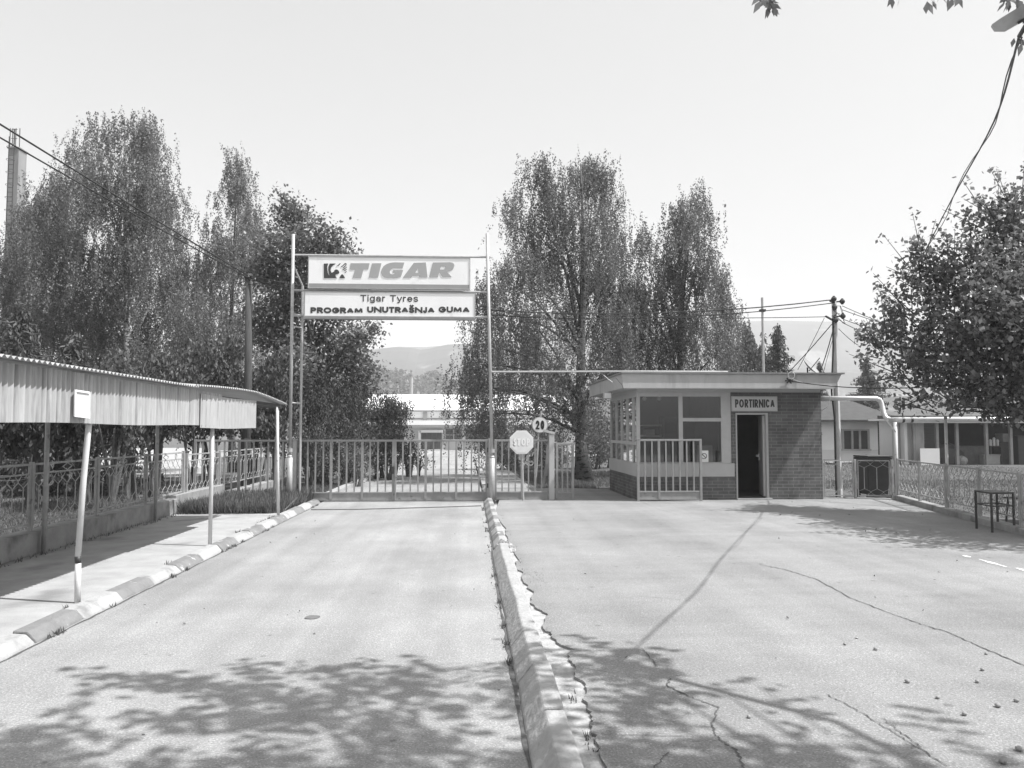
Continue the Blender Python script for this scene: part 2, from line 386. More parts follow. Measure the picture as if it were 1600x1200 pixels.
poly = [(.70, 18.36)]+fine+[(1.0, 1.0), (1.05, -14), (30, -14), (30, 11.0), (8.25, 11.0), (9.72, 17.72), (9.72, 18.36)]
struct(MB().prism([poly], lambda a, b, d: (a, b, d), -.025, .03).build('forecourt', M['yard']))
struct(MB().prism([[(.66,18.36),(3.75,18.36),(3.75,21.5),(2.6,22),(.66,22)]], lambda a, b, d: (a, b, d), -.025, .015).build('path', M['yard']))
struct(rows(.62, 1.75, .006, [22, 60]).build('path', M['far_road']))
pv = MB()
for ya, yb in ((-6, 3.9), (3.905, 7.25), (7.255, 10.70), (10.705, 15.1)): pv.box(-5.34, -3.435, ya, yb, -.02, .07)
struct(pv.build('pavement', M['concrete'], bevel=.008))
# pale yard seen through the left fence
struct(MB().quad(*[(p.x, p.y, p.z+.012) for p in (Gs(120,752),Gs(330,744),Gs(322,700),Gs(190,700),Gs(120,716))]).build('yard', M['concrete']))
struct(rows(-30, 24, .008, [60, 95.9]).build('factory_yard', M['far_road']))

# kerbs ------------------------------------------------------------
def kerb(name, prof, ys, mats, pick, skip=()):
    mb = MB()
    for i, (a, b) in enumerate(zip(ys[:-1], ys[1:])):
        if i in skip: continue
        j = [random.uniform(-.008, .008) for _ in range(4)]; g = .006
        A = [(x+j[0], a+g, max(z+(j[1] if z > .05 else 0), -.02)) for x, z in prof]; B = [(x+j[2], b-g, max(z+(j[3] if z > .05 else 0), -.02)) for x, z in prof]
        n = len(mb.v); N = len(prof); mb.v += A+B; k = pick(i)
        for q in range(N):
            r = (q+1) % N; mb.f.append((n+q, n+r, n+N+r, n+N+q)); mb.mi.append(k)
        mb.f.append(tuple(range(n, n+N))); mb.mi.append(k); mb.f.append(tuple(range(n+N, n+2*N))[::-1]); mb.mi.append(k)
    return struct(mb.build(name, mats, bevel=.012))
ysl = [4.0+i*.765 for i in range(19)]; ysl[-1] = 17.9
kerb('kerb', [(-3.245,-.02),(-3.25,.012),(-3.315,.078),(-3.43,.086),(-3.43,-.02)], [-6+.8*i for i in range(13)][:-1]+[3.3]+ysl, [M['kerbw'], M['kerbg']], lambda i: (i+1) % 2)
kerb('kerb', [(.305,-.02),(.31,.015),(.408,.135),(.512,.135),(.525,-.02)], [-4+.83*i for i in range(18)]+[10.55], [M['kerbc']], lambda i: 0)
kerb('kerb', [(.33,-.02),(.335,.015),(.42,.10),(.51,.10),(.52,-.02)], [10.95+.55*i for i in range(13)]+[18.05], [M['kerbc'], M['kerbg']], lambda i: i % 2)
kerb('kerb', [(.36,-.3),(.365,.012),(.44,.08),(.56,.08),(.57,-.3)], [18.3+.75*i for i in range(6)], [M['kerbc'], M['kerbg']], lambda i: i % 2)
kf = MB(); kf.bar((.47,22.9,zg(22.9)+.03), (.47,62,zg(62)+.03), .2, .1); struct(kf.build('kerb', M['kerbc']))
kf = MB(); kf.bar((-3.36,18.4,.02), (-3.36,22,.02), .2, .16); kf.bar((-3.36,22,.02), (-3.36,80,zg(80)+.02), .2, .16); struct(kf.build('kerb', M['kerbc']))
rb = MB()
for _ in range(40):
    rb.blob((random.uniform(.36,.62), random.uniform(10.5,10.98), random.uniform(.0,.06)), random.uniform(.02,.06), 6, 4, 0, .3)
tag(rb.build('rubble', M['rubble']), 'crumbled concrete filling the break in the low divider kerb', 'rubble', kind='stuff')

# cracks, painted line, patches --------------------------------------
def ribbon(mb, pts, wid, jit=.0, sub=1, z=.0345):
    q = []
    for a, b in zip(pts[:-1], pts[1:]):
        for k in range(sub):
            t = k/sub; q.append(Vector((a[0]+(b[0]-a[0])*t+random.uniform(-jit, jit), a[1]+(b[1]-a[1])*t+random.uniform(-jit, jit), z)))
    q.append(Vector((pts[-1][0], pts[-1][1], z))); L = []
    for i, p in enumerate(q):
        d = q[min(i+1, len(q)-1)]-q[max(i-1, 0)]; n = Vector((-d.y, d.x, 0)).normalized(); ww = wid*random.uniform(.35, 1.2)*(.5 if i in (0, len(q)-1) else 1)/2
        L.append((p+n*ww, p-n*ww))
    for a, b in zip(L[:-1], L[1:]): mb.quad(a[0], a[1], b[1], b[0])
def gp(l, z=.03): return [G(x, y, z) for x, y in l]
for wid, l in ((.026, [(1185,882),(1225,890),(1275,905),(1330,935),(1400,962),(1440,976),(1480,988),(1530,1010),(1600,1040),(1700,1080)]),
               (.020, [(1005,1015),(1022,1035),(1026,1042)]), (.022, [(1046,1060),(1043,1072),(1085,1092),(1122,1105),(1112,1135),(1120,1152),(1150,1172),(1165,1205)]),
               (.016, [(1290,1085),(1330,1105),(1372,1130),(1420,1160),(1480,1198)]), (.013, [(1378,1122),(1400,1140),(1440,1168)]),
               (.010, [(1000,932),(1050,936),(1080,940)]), (.010, [(920,1145),(980,1150),(1100,1150)]), (.012, [(1046,1175),(1020,1205)]), (.014, [(1000,783),(1030,796),(1060,805)])):
    mb = MB(); ribbon(mb, gp(l), wid*.5, .009, 11); struct(mb.build('crack', M['crack']))
mb = MB()
for a, b in (((1505,868),(1516,871)), ((1529,874),(1572,886)), ((1589,888),(1640,902))): ribbon(mb, gp([a, b]), .065, .004, 4, .0340)
struct(mb.build('road_line', M['roadpaint']))
p = G(488, 965); mb = MB(); mb.prism([[(p.x+.062*math.cos(i*.5236)*(1+.12*math.sin(i*2)), p.y+.07*math.sin(i*.5236)) for i in range(12)]], lambda a, b, d: (a, b, d), -.01, .006)
tag(mb.build('drain_cap', mat('cap_grey', .12, .17, 20, .8)), 'small round grey cap set into the pale driveway asphalt', 'cap')
# edge dirt along the divider
mb = MB(); ribbon(mb, [(.290,3.2),(.292,9),(.298,10.5),(.325,11),(.33,17.8)], .03, .006, 40, .0045); struct(mb.build('gutter_dirt', M['crack']))
mb = MB(); ribbon(mb, [(-3.215,3.4),(-3.22,9),(-3.225,17.6)], .022, .008, 50, .0045); struct(mb.build('gutter_dirt', M['crack']))
# thin dark tube lying across the drive in front of the gate
mb = MB(); mb.tube([G(486,797,.0),G(560,796.5,.0),G(620,795,.0),G(690,793,.0),G(752,791,.0)], .022, 6); struct(mb.build('dark_line', M['crack']))
# pebbles / fallen fruit on the forecourt
for (x, y, r, wh) in ((1320,1008,.012,'leftmost under the long crack'),(1368,1016,.015,'just right of the leftmost pebble'),(1418,1067,.016,'alone below the middle of the long crack'),(1541,1023,.011,'under the right end of the long crack'),
        (1535,1048,.013,'just above the cluster at right'),(1527,1067,.013,'upper left of the pebble cluster at right'),(1559,1105,.017,'lower left of the pair at the right edge'),(1588,1097,.014,'touching the right edge of the picture, upper one'),(1507,1118,.015,'lowest of the middle group of pebbles'),(1567,1193,.018,'at the very bottom right corner'),(1592,1173,.016,'at the right edge just above the bottom corner'),(1465,1092,.012,'dark one between the two middle pebbles'),(1170,1122,.012,'beside the forked crack near the tree shade'),(1136,1164,.011,'in the tree shade left of the forked crack')):
    p = G(x, y, .03); mb = MB(); mb.blob((p.x, p.y, .03+r*.7), (r, r*1.1, r*.8), 8, 6, 0, .12)
    tag(mb.build('pebble', M['stone'], smooth=True), 'small pale pebble on the forecourt asphalt, '+wh, 'pebble', 'pebbles scattered on the forecourt')

# ------------------------------------------------------------------ foliage
def leaf_quads(name, P, size, m, parent=None, mode='rand', asp=.6, jit=.35):
    P = np.asarray(P, dtype=np.float64); N = len(P)
    n = RNG.normal(size=(N, 3)); d = RNG.normal(size=(N, 3))
    if mode == 'hang': d[:, 2] = -abs(d[:, 2])*1.2-1.0; n[:, 2] *= .6
    elif mode == 'up': n[:, 2] = abs(n[:, 2])+1.1; d[:, 2] -= .35
    elif mode == 'rise': d[:, 2] = abs(d[:, 2])+1.4
    d /= np.linalg.norm(d, axis=1)[:, None]
    b = np.cross(n, d); b /= np.linalg.norm(b, axis=1)[:, None]+1e-9
    s = size*(1+jit*RNG.uniform(-1, 1, N))[:, None]
    V = np.stack([P, P+d*s*.45+b*s*asp*.5, P+d*s, P+d*s*.45-b*s*asp*.5], 1).reshape(-1, 3)
    me = bpy.data.meshes.new(name); me.vertices.add(4*N); me.vertices.foreach_set('co', V.ravel())
    me.loops.add(4*N); me.loops.foreach_set('vertex_index', np.arange(4*N, dtype=np.int32))
    me.polygons.add(N); me.polygons.foreach_set('loop_start', np.arange(0, 4*N, 4, dtype=np.int32))
    me.materials.append(m); me.update(calc_edges=True); me.validate()
    return link(name, me, parent)
def in_ell(c, r, n, shell=.45):
    v = RNG.normal(size=(n, 3)); v /= np.linalg.norm(v, axis=1)[:, None]
    return np.asarray(c)+v*np.asarray(r)*(RNG.uniform(0, 1, n)**shell)[:, None]
def lobes_from(l, Y, thick=.9, dy=.12):
    out = []
    for q in l:
        px, py, rx, ry = q[:4]; yy = q[4] if len(q) > 4 else Y*(1+RNG.uniform(-dy, dy)*.5); c = onY(px, py, yy); k = yy/FPX
        out.append((c, (rx*k, max(rx, ry)*k*thick, ry*k)))
    return out
def strands(lobes, dens, nst, nleaf, L0, L1, sp=.22):
    P = []; C = []
    for c, r in lobes:
        nc = max(9, int(dens*RNG.uniform(.6, 1.25)*r[0]*r[2])); cc = in_ell(c, r, nc, .5); C.append(cc)
        o = np.repeat(cc, nst, 0)+RNG.normal(size=(nc*nst, 3))*np.array([sp*1.1, sp*1.1, sp*.8])
        L = RNG.uniform(L0, L1, len(o)); dr = RNG.normal(size=(len(o), 2))*.18
        t = RNG.uniform(0, 1, (len(o), nleaf))
        q = np.repeat(o[:, None, :], nleaf, 1)
        q[:, :, 0] += dr[:, 0:1]*t*L[:, None]; q[:, :, 1] += dr[:, 1:2]*t*L[:, None]; q[:, :, 2] -= t*L[:, None]-L[:, None]*.12
        q += RNG.normal(size=q.shape)*.035
        P.append(q.reshape(-1, 3))
    return np.concatenate(P), np.concatenate(C)
def puffs(lobes, dens, nleaf, rad):
    P = []; C = []
    for c, r in lobes:
        nc = max(4, int(dens*r[0]*r[2])); cc = in_ell(c, r, nc); C.append(cc)
        q = np.repeat(cc, nleaf, 0); q = q+RNG.normal(size=q.shape)*rad*np.array([1, 1, .7]); P.append(q)
    return np.concatenate(P), np.concatenate(C)
def trunk_and_limbs(base, top, r0, lobes, root, m, nlimb=3, lean=.3, smooth=True):
    base = Vector(base); top = Vector(top); mb = MB(); n = 9; pts = []; rs = []
    for i in range(n+1):
        t = i/n; p = base.lerp(top, t)+Vector((math.sin(t*5+base.x)*.10*lean*3, math.cos(t*4+base.y)*.1*lean*3, 0))*(t > 0)
        pts.append(p); rs.append(max(.025, r0*(1-t)**.8*(1+.55*max(0, 1-t*9))))
    mb.tube(pts, rs, 10)
    for c, r in lobes:
        for _ in range(nlimb):
            e = Vector(in_ell(c, [q*.8 for q in r], 1, .6)[0])
            h = min(max((e.z-base.z)*random.uniform(.45, .75), .5), (top.z-base.z)*.93); t = h/(top.z-base.z); k = min(n-1, int(t*n)); s = pts[k].lerp(pts[k+1], t*n-k)
            mid = s.lerp(e, .5)+Vector((0, 0, .25*(e-s).length*.4)); rr = max(.015, rs[k]*.34)
            mb.tube([s, s.lerp(mid, .6)+Vector((0,0,.1)), mid, mid.lerp(e, .5)+Vector((0,0,.06)), e], [rr, rr*.8, rr*.6, rr*.4, rr*.15], 6)
    return mb.build('trunk', m, root, smooth=smooth)

def birch(base, top, r0, l, Y, label, group, dens=15, leaf=.062, nst=7, nl=60, L0=.5, L1=2.0, name='birch_tree', m=None, thick=.9, dy=.2):
    lb = lobes_from(l, Y, thick, dy); root = thing(name, base, label, 'tree', group)
    trunk_and_limbs(base, top, r0, lb, root, M['birchbark' if 'bare white trunk' in label else 'birchdark'], 1)
    P, C = strands(lb, dens, nst, nl, L0, L1); leaf_quads('crown', P, leaf, m or M['birchleaf'], root, 'hang', .62)
    return root
def broad(base, top, r0, l, Y, label, group, dens=16, leaf=.12, nl=90, rad=.3, name='deciduous_tree', m=None, mode='up', thick=.9, dy=.2, bark=None):
    lb = lobes_from(l, Y, thick, dy); root = thing(name, base, label, 'tree', group)
    trunk_and_limbs(base, top, r0, lb, root, bark or M['bark'], 3)
    P, C = puffs(lb, dens, nl, rad); leaf_quads('crown', P, leaf, m or M['broadleaf'], root, mode, .7)
    return root
def shrub(l, Y, label, group, dens=40, leaf=.09, mode='rise', m=None, name='shrub', L=(.25, .6), thick=1., dy=.1, cat='shrub'):
    lb = lobes_from(l, Y, thick, dy); c0 = lb[0][0]; base = Vector((c0.x, c0.y, zg(c0.y)-.03)); root = thing(name, base, label, cat, group)
    mb = MB()
    for c, r in lb:
        for _ in range(5):
            e = Vector(in_ell(c, [q*.7 for q in r], 1, .6)[0]); s = Vector((c.x+random.uniform(-.2,.2)*r[0], c.y+random.uniform(-.2,.2), base.z))
            mb.tube([s, s.lerp(e, .5)+Vector((0,0,.1)), e], [.05, .035, .012], 6)
    mb.build('stem', M['bark'], root)
    P, C = strands(lb, dens, 5, 18, -L[1], -L[0], .14) if mode == 'rise' else puffs(lb, dens, 70, .2)
    P = P[P[:, 2] > zg(c0.y)]
    leaf_quads('foliage', P, leaf, m or M['needle'], root, mode, .5)
    return root
def spruce(px, ytop, Y, rad, label, group, ns=1.0):
    b = Vector((xat(px, Y), Y, zg(Y)-.03)); top = onY(px, ytop, Y); H = top.z-b.z; root = thing('spruce_tree', b, label, 'tree', group)
    mb = MB(); mb.tube([b, b+Vector((0,0,H*.5)), Vector((b.x, b.y, top.z))], [H*.016, H*.011, .015], 8); P = []
    lev = int(H*3.2)
    for i in range(lev):
        t = (i+.5)/lev; z = b.z+H*(.06+.94*t); rr = rad*(1-t)**.85*random.uniform(.75, 1.12)+.06; nb = 9
        for k in range(nb):
            a = k*2*math.pi/nb+i*.9+random.uniform(-.4, .4); q = rr*random.uniform(.5, 1.2); z = b.z+H*(.06+.94*t)+random.uniform(-.2, .2); e = Vector((b.x+q*math.cos(a), b.y+q*math.sin(a), z-q*.28+.12*q))
            s = Vector((b.x, b.y, z)); mid = s.lerp(e, .55)+Vector((0,0,-.08*q)); mb.tube([s, mid, e], [.03, .02, .006], 4)
            nn = int(60*q*ns)+8; tt = RNG.uniform(.12, 1, nn)[:, None]
            pts = np.array(s)*(1-tt)+np.array(e)*tt+RNG.normal(size=(nn, 3))*np.array([.09, .09, .05])*(1.25-tt); pts[:, 2] -= .1*q*np.sin(tt[:, 0]*3.1)+RNG.uniform(0, .16, nn); P.append(pts)
    mb.build('trunk', M['bark'], root); leaf_quads('crown', np.concatenate(P), .17, M['needle'], root, 'hang', .35)
    return root

TREES = 'trees growing beyond the fences and the gatehouse'
def bz(px, Y): return Vector((xat(px, Y), Y, zg(Y)-.05))
birch(bz(190,30), onY(200,190,30), .19, [(170,200,34,36),(212,208,26,36),(128,250,36,40),(150,280,55,50),(215,295,50,66),(110,330,45,50),(90,410,60,70),(185,385,60,70),(255,390,42,70),(70,350,44,50),(92,300,30,40),(242,245,18,40),(266,315,20,44),(55,330,26,40),(225,200,16,26),(40,400,36,60),(285,430,28,50),(45,470,60,80),(20,520,50,70),(140,480,80,70),(230,490,65,80),(290,480,30,60),(170,570,100,50),(265,570,60,55)], 30,
      'tallest pale birch at left with bare white trunk showing through its crown', TREES, 23, .066, m=M['litleaf'])
birch(bz(365,34), onY(366,240,34), .15, [(366,252,15,26),(362,300,28,40),(390,330,22,40),(345,370,38,44),(385,400,40,50),(335,440,35,60),(325,520,40,60),(375,500,50,70)], 34,
      'slim pointed birch right behind the wooden pole at left', TREES, 22, .07, m=M['litleaf'])
broad(bz(500,27), onY(480,330,27), .2, [(460,340,32,40),(500,380,42,36),(435,405,40,55),(475,440,55,50),(530,440,36,55),(560,525,30,22),(430,500,50,60),(510,530,55,60),(555,590,36,40),(455,590,60,50),(530,640,50,40)], 27,
      'dense leafy tree with mid grey foliage directly behind the left sign mast', TREES, 36, .115, 110, .26)
spruce(25, 470, 24, 2.6, 'dark spruce at the far left edge behind the corrugated shelter', TREES)
spruce(112, 520, 21, 2.1, 'lower dark spruce rising over the shelter below the tallest birch', TREES)
shrub([(-20,655,70,60),(60,670,50,55)], 17, 'dark evergreen bush at the left edge behind the shelter', 'shrubs inside the works fence', 80, .12)
shrub([(130,660,50,60),(180,650,40,60)], 17.5, 'dark evergreen bush behind the tilted shelter post', 'shrubs inside the works fence', 80, .12)
shrub([(245,640,45,70),(205,690,30,30)], 19, 'drooping dark bush between the two front shelter posts', 'shrubs inside the works fence', 80, .11)
shrub([(330,620,50,80),(300,650,30,40)], 22.5, 'dark evergreen bush behind the second shelter post', 'shrubs inside the works fence', 80, .12)
shrub([(400,660,36,70),(430,640,30,70)], 22.5, 'dark upright bush right of the wooden pole', 'shrubs inside the works fence', 80, .12)
shrub([(497,660,34,66),(485,715,34,34),(510,725,26,26)], 24, 'tall dark juniper just right of the left gate post', 'shrubs inside the works fence', 170, .07)
shrub([(548,655,34,48),(545,705,34,32)], 26, 'dark juniper in the middle of the row along the driveway', 'shrubs inside the works fence', 170, .07)
shrub([(603,664,36,38),(612,704,30,26),(590,712,24,22)], 28, 'rounded dark juniper at the far end of the row, nearest the factory', 'shrubs inside the works fence', 170, .07)
shrub([(560,726,40,24),(535,715,20,26)], 23.5, 'low pale shrub on the verge behind the left gate leaf', 'shrubs inside the works fence', 60, .07, 'puff', M['shrubleaf'])
shrub([(640,712,24,20),(655,722,14,14)], 29, 'low pale shrub at the bend of the driveway verge', 'shrubs inside the works fence', 60, .08, 'puff', M['shrubleaf'])
GE = bz(912,26.3)
birch(GE, onY(905,255,26.3), .21, [(905,268,22,22),(938,275,16,30),(925,262,12,14),(842,268,16,14),(862,290,30,30),(900,325,46,40),(803,330,20,44),(838,350,40,36),(955,335,16,44),(930,370,30,34),(865,400,58,42),(815,420,34,36),(776,440,28,36),(752,470,18,30),(930,430,36,44),(775,500,30,34),(835,490,50,44),(905,490,54,46),(750,540,26,40),(820,555,56,40),(890,560,60,38),(722,600,24,34),(740,570,22,30),(770,610,34,34),(835,620,48,32),(900,620,52,30),(752,648,24,24),(966,425,24,44),(968,505,24,50),(958,570,34,40)], 26.3,
      'biggest weeping birch, its dark trunk standing left of the gatehouse', TREES, 25, .060)
birch(bz(1050,29), onY(1082,310,29), .18, [(1085,318,15,28),(1062,335,12,18),(1090,355,20,30),(1055,378,24,26),(1010,372,30,20),(975,392,24,34),(1045,420,40,40),(1095,420,26,46),(1000,450,40,40),(1065,480,48,46),(1125,450,28,34),(990,515,44,42),(1055,545,50,36),(1115,530,32,44),(1138,500,20,50),(985,470,30,50),(980,570,40,30)], 29,
      'weeping birch with two peaks rising over the gatehouse roof', TREES, 24, .065)
birch(bz(1168,44), onY(1168,500,44), .14, [(1168,530,20,26),(1150,560,24,30),(1185,565,22,30)], 44, 'pale small birch behind the roof mast of the gatehouse', TREES, 20, .13)
spruce(1218, 506, 42, 2.6, 'pointed spruce between the roof mast and the satellite dish', TREES)
spruce(1282, 566, 52, 1.7, 'tiny far spruce just right of the satellite dish', TREES)
spruce(1357, 556, 60, 3.4, 'spruce behind the low house, right of the utility pole', TREES)
for args in (((790,690,40,36), 34, 'dark bush behind the sign post with the round plate, left one'), ((850,700,32,30), 36, 'dark bush behind the narrow fence panel, middle one'), ((935,690,26,40), 38, 'dark bush between the birch trunk and the gatehouse')):
    shrub([args[0], (args[0][0]+18, args[0][1]+8, 22, 26)], args[1], args[2], 'shrubs under the birches', 60, .13, 'puff', M['broadleaf'])
# near tree over the right fence
def shoots(c, r, n, L0, L1, nl, up=.9, out=1.):
    c = np.asarray(c); o = in_ell(c, r, n, .55); d = (o-c)/np.asarray(r); d[:, 2] = d[:, 2]*.6+up; d = d*np.array([out, out, 1])+RNG.normal(size=d.shape)*.3
    d /= np.linalg.norm(d, axis=1)[:, None]; L = RNG.uniform(L0, L1, n); t = np.linspace(.05, 1, nl)[None, :]
    q = o[:, None, :]+d[:, None, :]*(t*L[:, None])[:, :, None]
    return o, o+d*L[:, None], (q+RNG.normal(size=q.shape)*.075).reshape(-1, 3)
def leafy(name, base, top, r0, lb, label, nshoot, leaf, L, nl, cull=None, group=None, up=.9, spikes=()):
    root = thing(name, base, label, 'tree', group); trunk_and_limbs(base, top, r0, lb, root, M['bark'], 3)
    Ps = []; tw = MB()
    for c, r in lb:
        o, e, q = shoots(c, r, int(nshoot*r[0]*r[2])+9, L[0], L[1], nl, up); Ps.append(q)
        for a, b in zip(o, e):
            if cull is None or not (cull(np.array([a]))[0] or cull(np.array([b]))[0]): tw.tube([a, b], [.012, .004], 4, cap=False)
    for tx, ty, sx, sy, yy in spikes:
        a = onY(sx, sy, yy); b = onY(tx, ty, yy); tw.tube([a, a.lerp(b, .5)+Vector((.03,.02,.02)), b], [.02, .012, .004], 5, cap=False)
        tt = RNG.uniform(0, 1, 90)[:, None]; Ps.append(np.array(a)*(1-tt)+np.array(b)*tt+RNG.normal(size=(90, 3))*.11*(1.15-tt*.75))
    tw.build('twigs', M['bark'], root, fixn=False)
    P = np.concatenate(Ps)
    if cull is not None: P = P[~cull(P)]
    leaf_quads('crown', P, leaf, M['nearleaf'], root, 'up', .75, .3)
    return root
lj = lobes_from([(1640,440,90,110,13.5),(1555,430,50,60,14),(1490,455,36,50,14.5),(1428,500,30,40,15),(1440,425,16,36,14.6),(1385,545,22,18,15.6),(1420,570,30,26,15.2),(1480,540,50,50,14.4),(1560,520,66,60,13.5),(1605,345,34,44,14),(1560,350,18,34,14.2),(1450,605,44,24,14.6),(1510,600,50,36,14),(1550,630,60,34,13.2),(1640,610,80,50,12.6),(1590,570,60,50,13),(1490,640,34,12,14.6),(1600,655,60,20,13),(1700,500,90,140,13)], 14.0, 1.1, .2)
lj += [(Vector((9.6,10.9,3.3)), (1.5,1.3,1.1)), (Vector((10.3,12.3,3.0)), (1.5,1.3,1.0)), (Vector((11.6,11.2,4.2)), (1.6,1.5,1.5)), (Vector((9.2,12.6,3.6)), (.9,1.0,.7))]
leafy('mulberry_tree', Vector((11.6, 13.6, -.03)), Vector((11.0, 13.4, 5.6)), .22, lj, 'big leafy tree overhanging the right fence and shading the table', 112, .095, (.4, 1.0), 24, spikes=[(1428,372,1440,460,14.6),(1478,362,1482,430,14.4),(1512,330,1518,400,14.2),(1552,312,1556,380,14),(1585,300,1580,370,14),(1386,480,1400,540,15.4),(1336,523,1380,548,15.8),(1345,600,1400,590,15.4),(1400,640,1450,620,14.6),(1455,395,1462,450,14.5)])
def culled(P):                                # the crown over the camera stays above the picture but for the three low sprays
    V = P-np.array([0, 0, EYE]); f = np.array([math.sin(YAW)*math.cos(PITCH), math.cos(YAW)*math.cos(PITCH), math.sin(PITCH)]); r = np.array([math.cos(YAW), -math.sin(YAW), 0]); u = np.cross(r, f)
    z = V@f; x = 800+FPX*(V@r)/np.maximum(z, .01); y = 600-FPX*(V@u)/np.maximum(z, .01)
    vis = (z > .05) & (y > -14) & (x > -30) & (x < 1630)
    return vis
lk = [(Vector((3.2,2.2,6.3)), (2.0,1.6,1.0)), (Vector((1.9,2.6,6.2)), (1.2,1.1,.8)), (Vector((4.6,2.5,6.0)), (1.3,1.1,.8)), (Vector((3.0,3.5,5.8)), (1.5,.8,.5)), (Vector((2.0,.8,6.6)), (1.8,1.6,1.0)), (Vector((4.4,.5,6.6)), (1.9,1.7,1.2)), (Vector((5.6,1.9,6.3)), (1.2,1.0,.8)), (Vector((2.4,3.9,5.8)), (.7,.5,.35)), (Vector((4.5,4.25,5.5)), (.7,.5,.35))]
leafy('shade_tree', Vector((5.2, -1.2, -.03)), Vector((4.4, .6, 6.6)), .2, lk, 'tree beside the camera whose crown shades the foreground asphalt', 21, .115, (.45, 1.1), 30, culled)
# the sprays that dip into the top of the picture belong to that crown
for px0, py0, py1, n in ((1200,-12,13,26),(1460,-12,3,8),(1492,-10,2,5),(1583,-12,8,14),(1398,-10,0,3),(1597,58,66,6)):
    Y = 4.9; P = np.array([onY(px0+random.uniform(-13,13), random.uniform(py0, py1), Y+random.uniform(-.1,.1)) for _ in range(n)])
    a = onY(px0+2, (py0+py1)/2, Y) if py1 < 50 else onY(1612, 40, Y); b = Vector((a.x*.8+.35, Y-.75, 5.75)); m_ = a.lerp(b, .5)+Vector((0, .06, .12))
    MB().tube([a, a.lerp(m_, .5)+Vector((0,.02,.03)), m_, b], [.003, .005, .008, .014], 5).build('twig', M['bark'], bpy.data.objects['shade_tree'])
    tt = RNG.uniform(.22, 1, 70)[:, None]; Q = np.array(a)*(1-tt)+np.array(b)*tt+RNG.normal(size=(70, 3))*np.array([.10, .08, .08])*(.4+tt); Q = Q[~culled(Q)]
    leaf_quads('leaf_spray', np.concatenate([P, Q]), .07, M['nearleaf'], bpy.data.objects['shade_tree'], 'hang', .5)

# grass ------------------------------------------------------------
def blades(name, P, h, label, m=None):
    P = np.asarray(P); N = len(P); hh = h*RNG.uniform(.4, 1.2, N); a = RNG.uniform(0, 6.28, N); ln = RNG.normal(size=(N, 2))*.35*hh[:, None]
    wv = np.stack([np.cos(a), np.sin(a), 0*a], 1)*(.004+.05*hh)[:, None]
    V = np.stack([P-wv, P+wv, P+np.concatenate([ln, hh[:, None]], 1)], 1).reshape(-1, 3)
    me = bpy.data.meshes.new(name); me.vertices.add(3*N); me.vertices.foreach_set('co', V.ravel()); me.loops.add(3*N); me.loops.foreach_set('vertex_index', np.arange(3*N, dtype=np.int32))
    me.polygons.add(N); me.polygons.foreach_set('loop_start', np.arange(0, 3*N, 3, dtype=np.int32)); me.materials.append(m or M['blade']); me.update(calc_edges=True)
    return tag(link(name, me), label, 'grass', kind='stuff')
def area(x0, x1, y0, y1, n, z=None):
    x = RNG.uniform(x0, x1, n); y = RNG.uniform(y0, y1, n); return np.stack([x, y, (-.03-.0105*np.maximum(y-22, 0)) if z is None else np.full(n, z)], 1)
struct(MB().box(-5.34, -3.44, 15.105, 18.5, -.02, .05).build('verge', M['soil']))
blades('grass', np.concatenate([area(-5.3, -3.47, 15.1, 18.4, 9000, .05), area(-5.3, -3.6, 15.0, 15.35, 1500, .06), area(-5.3, -4.5, 15.05, 16.2, 1800, .05)]), .24, 'unmown grass and weeds in the corner before the left fence panel')
blades('grass', np.concatenate([area(-9.5, -5.62, 5, 19, 26000), area(-5.4, -3.5, 18.6, 24, 7000), area(-14, -9, 10, 30, 12000)]), .10, 'grass strip behind the left ornamental fence')
blades('grass', np.concatenate([area(9.9, 22, 12, 26, 30000), area(8.2, 26, 22, 42, 26000)]), .07, 'mown lawn behind the right ornamental fence')
blades('grass', np.concatenate([area(1.9, 3.6, 22, 40, 12000), area(2.2, 7, 23, 34, 14000)]), .10, 'dry grass around the big birch trunk')
kt = []
for _ in range(60):
    s = random.choice([(-3.215, 3.6, 17.5, .0), (.62, 3.6, 17, .0), (-3.445, 4, 15, .07), (.285, 3.6, 17, .0)]); y0 = random.uniform(s[1], s[2]); n = random.randint(6, 22)
    kt.append(np.stack([s[0]+RNG.normal(size=n)*.015, y0+RNG.normal(size=n)*.04, np.full(n, s[3])], 1))
kt.append(np.stack([.72+RNG.normal(size=260)*.05, 8.7+RNG.normal(size=260)*.28, np.full(260, -.01)], 1))
blades('grass', np.concatenate(kt), .048, 'tufts of weeds growing out of the kerb joints')
kt = area(-5.33, -5.18, 2, 15, 500, .07); blades('grass', kt, .06, 'thin weeds along the foot of the low concrete wall')

lt = np.concatenate([area(-3.2, .3, 3.6, 17, 40, .006), area(.8, 7, 3.6, 16, 70, .034), area(6, 8.6, 11, 17.5, 90, .034), np.stack([.27+RNG.normal(size=60)*.03, RNG.uniform(3.6, 17, 60), np.full(60, .008)], 1)])
o = leaf_quads('leaf_litter', lt, .028, M['shrubleaf'], None, 'up', .6, .5); tag(o, 'few dry fallen leaves scattered over the asphalt', 'leaves', kind='stuff')
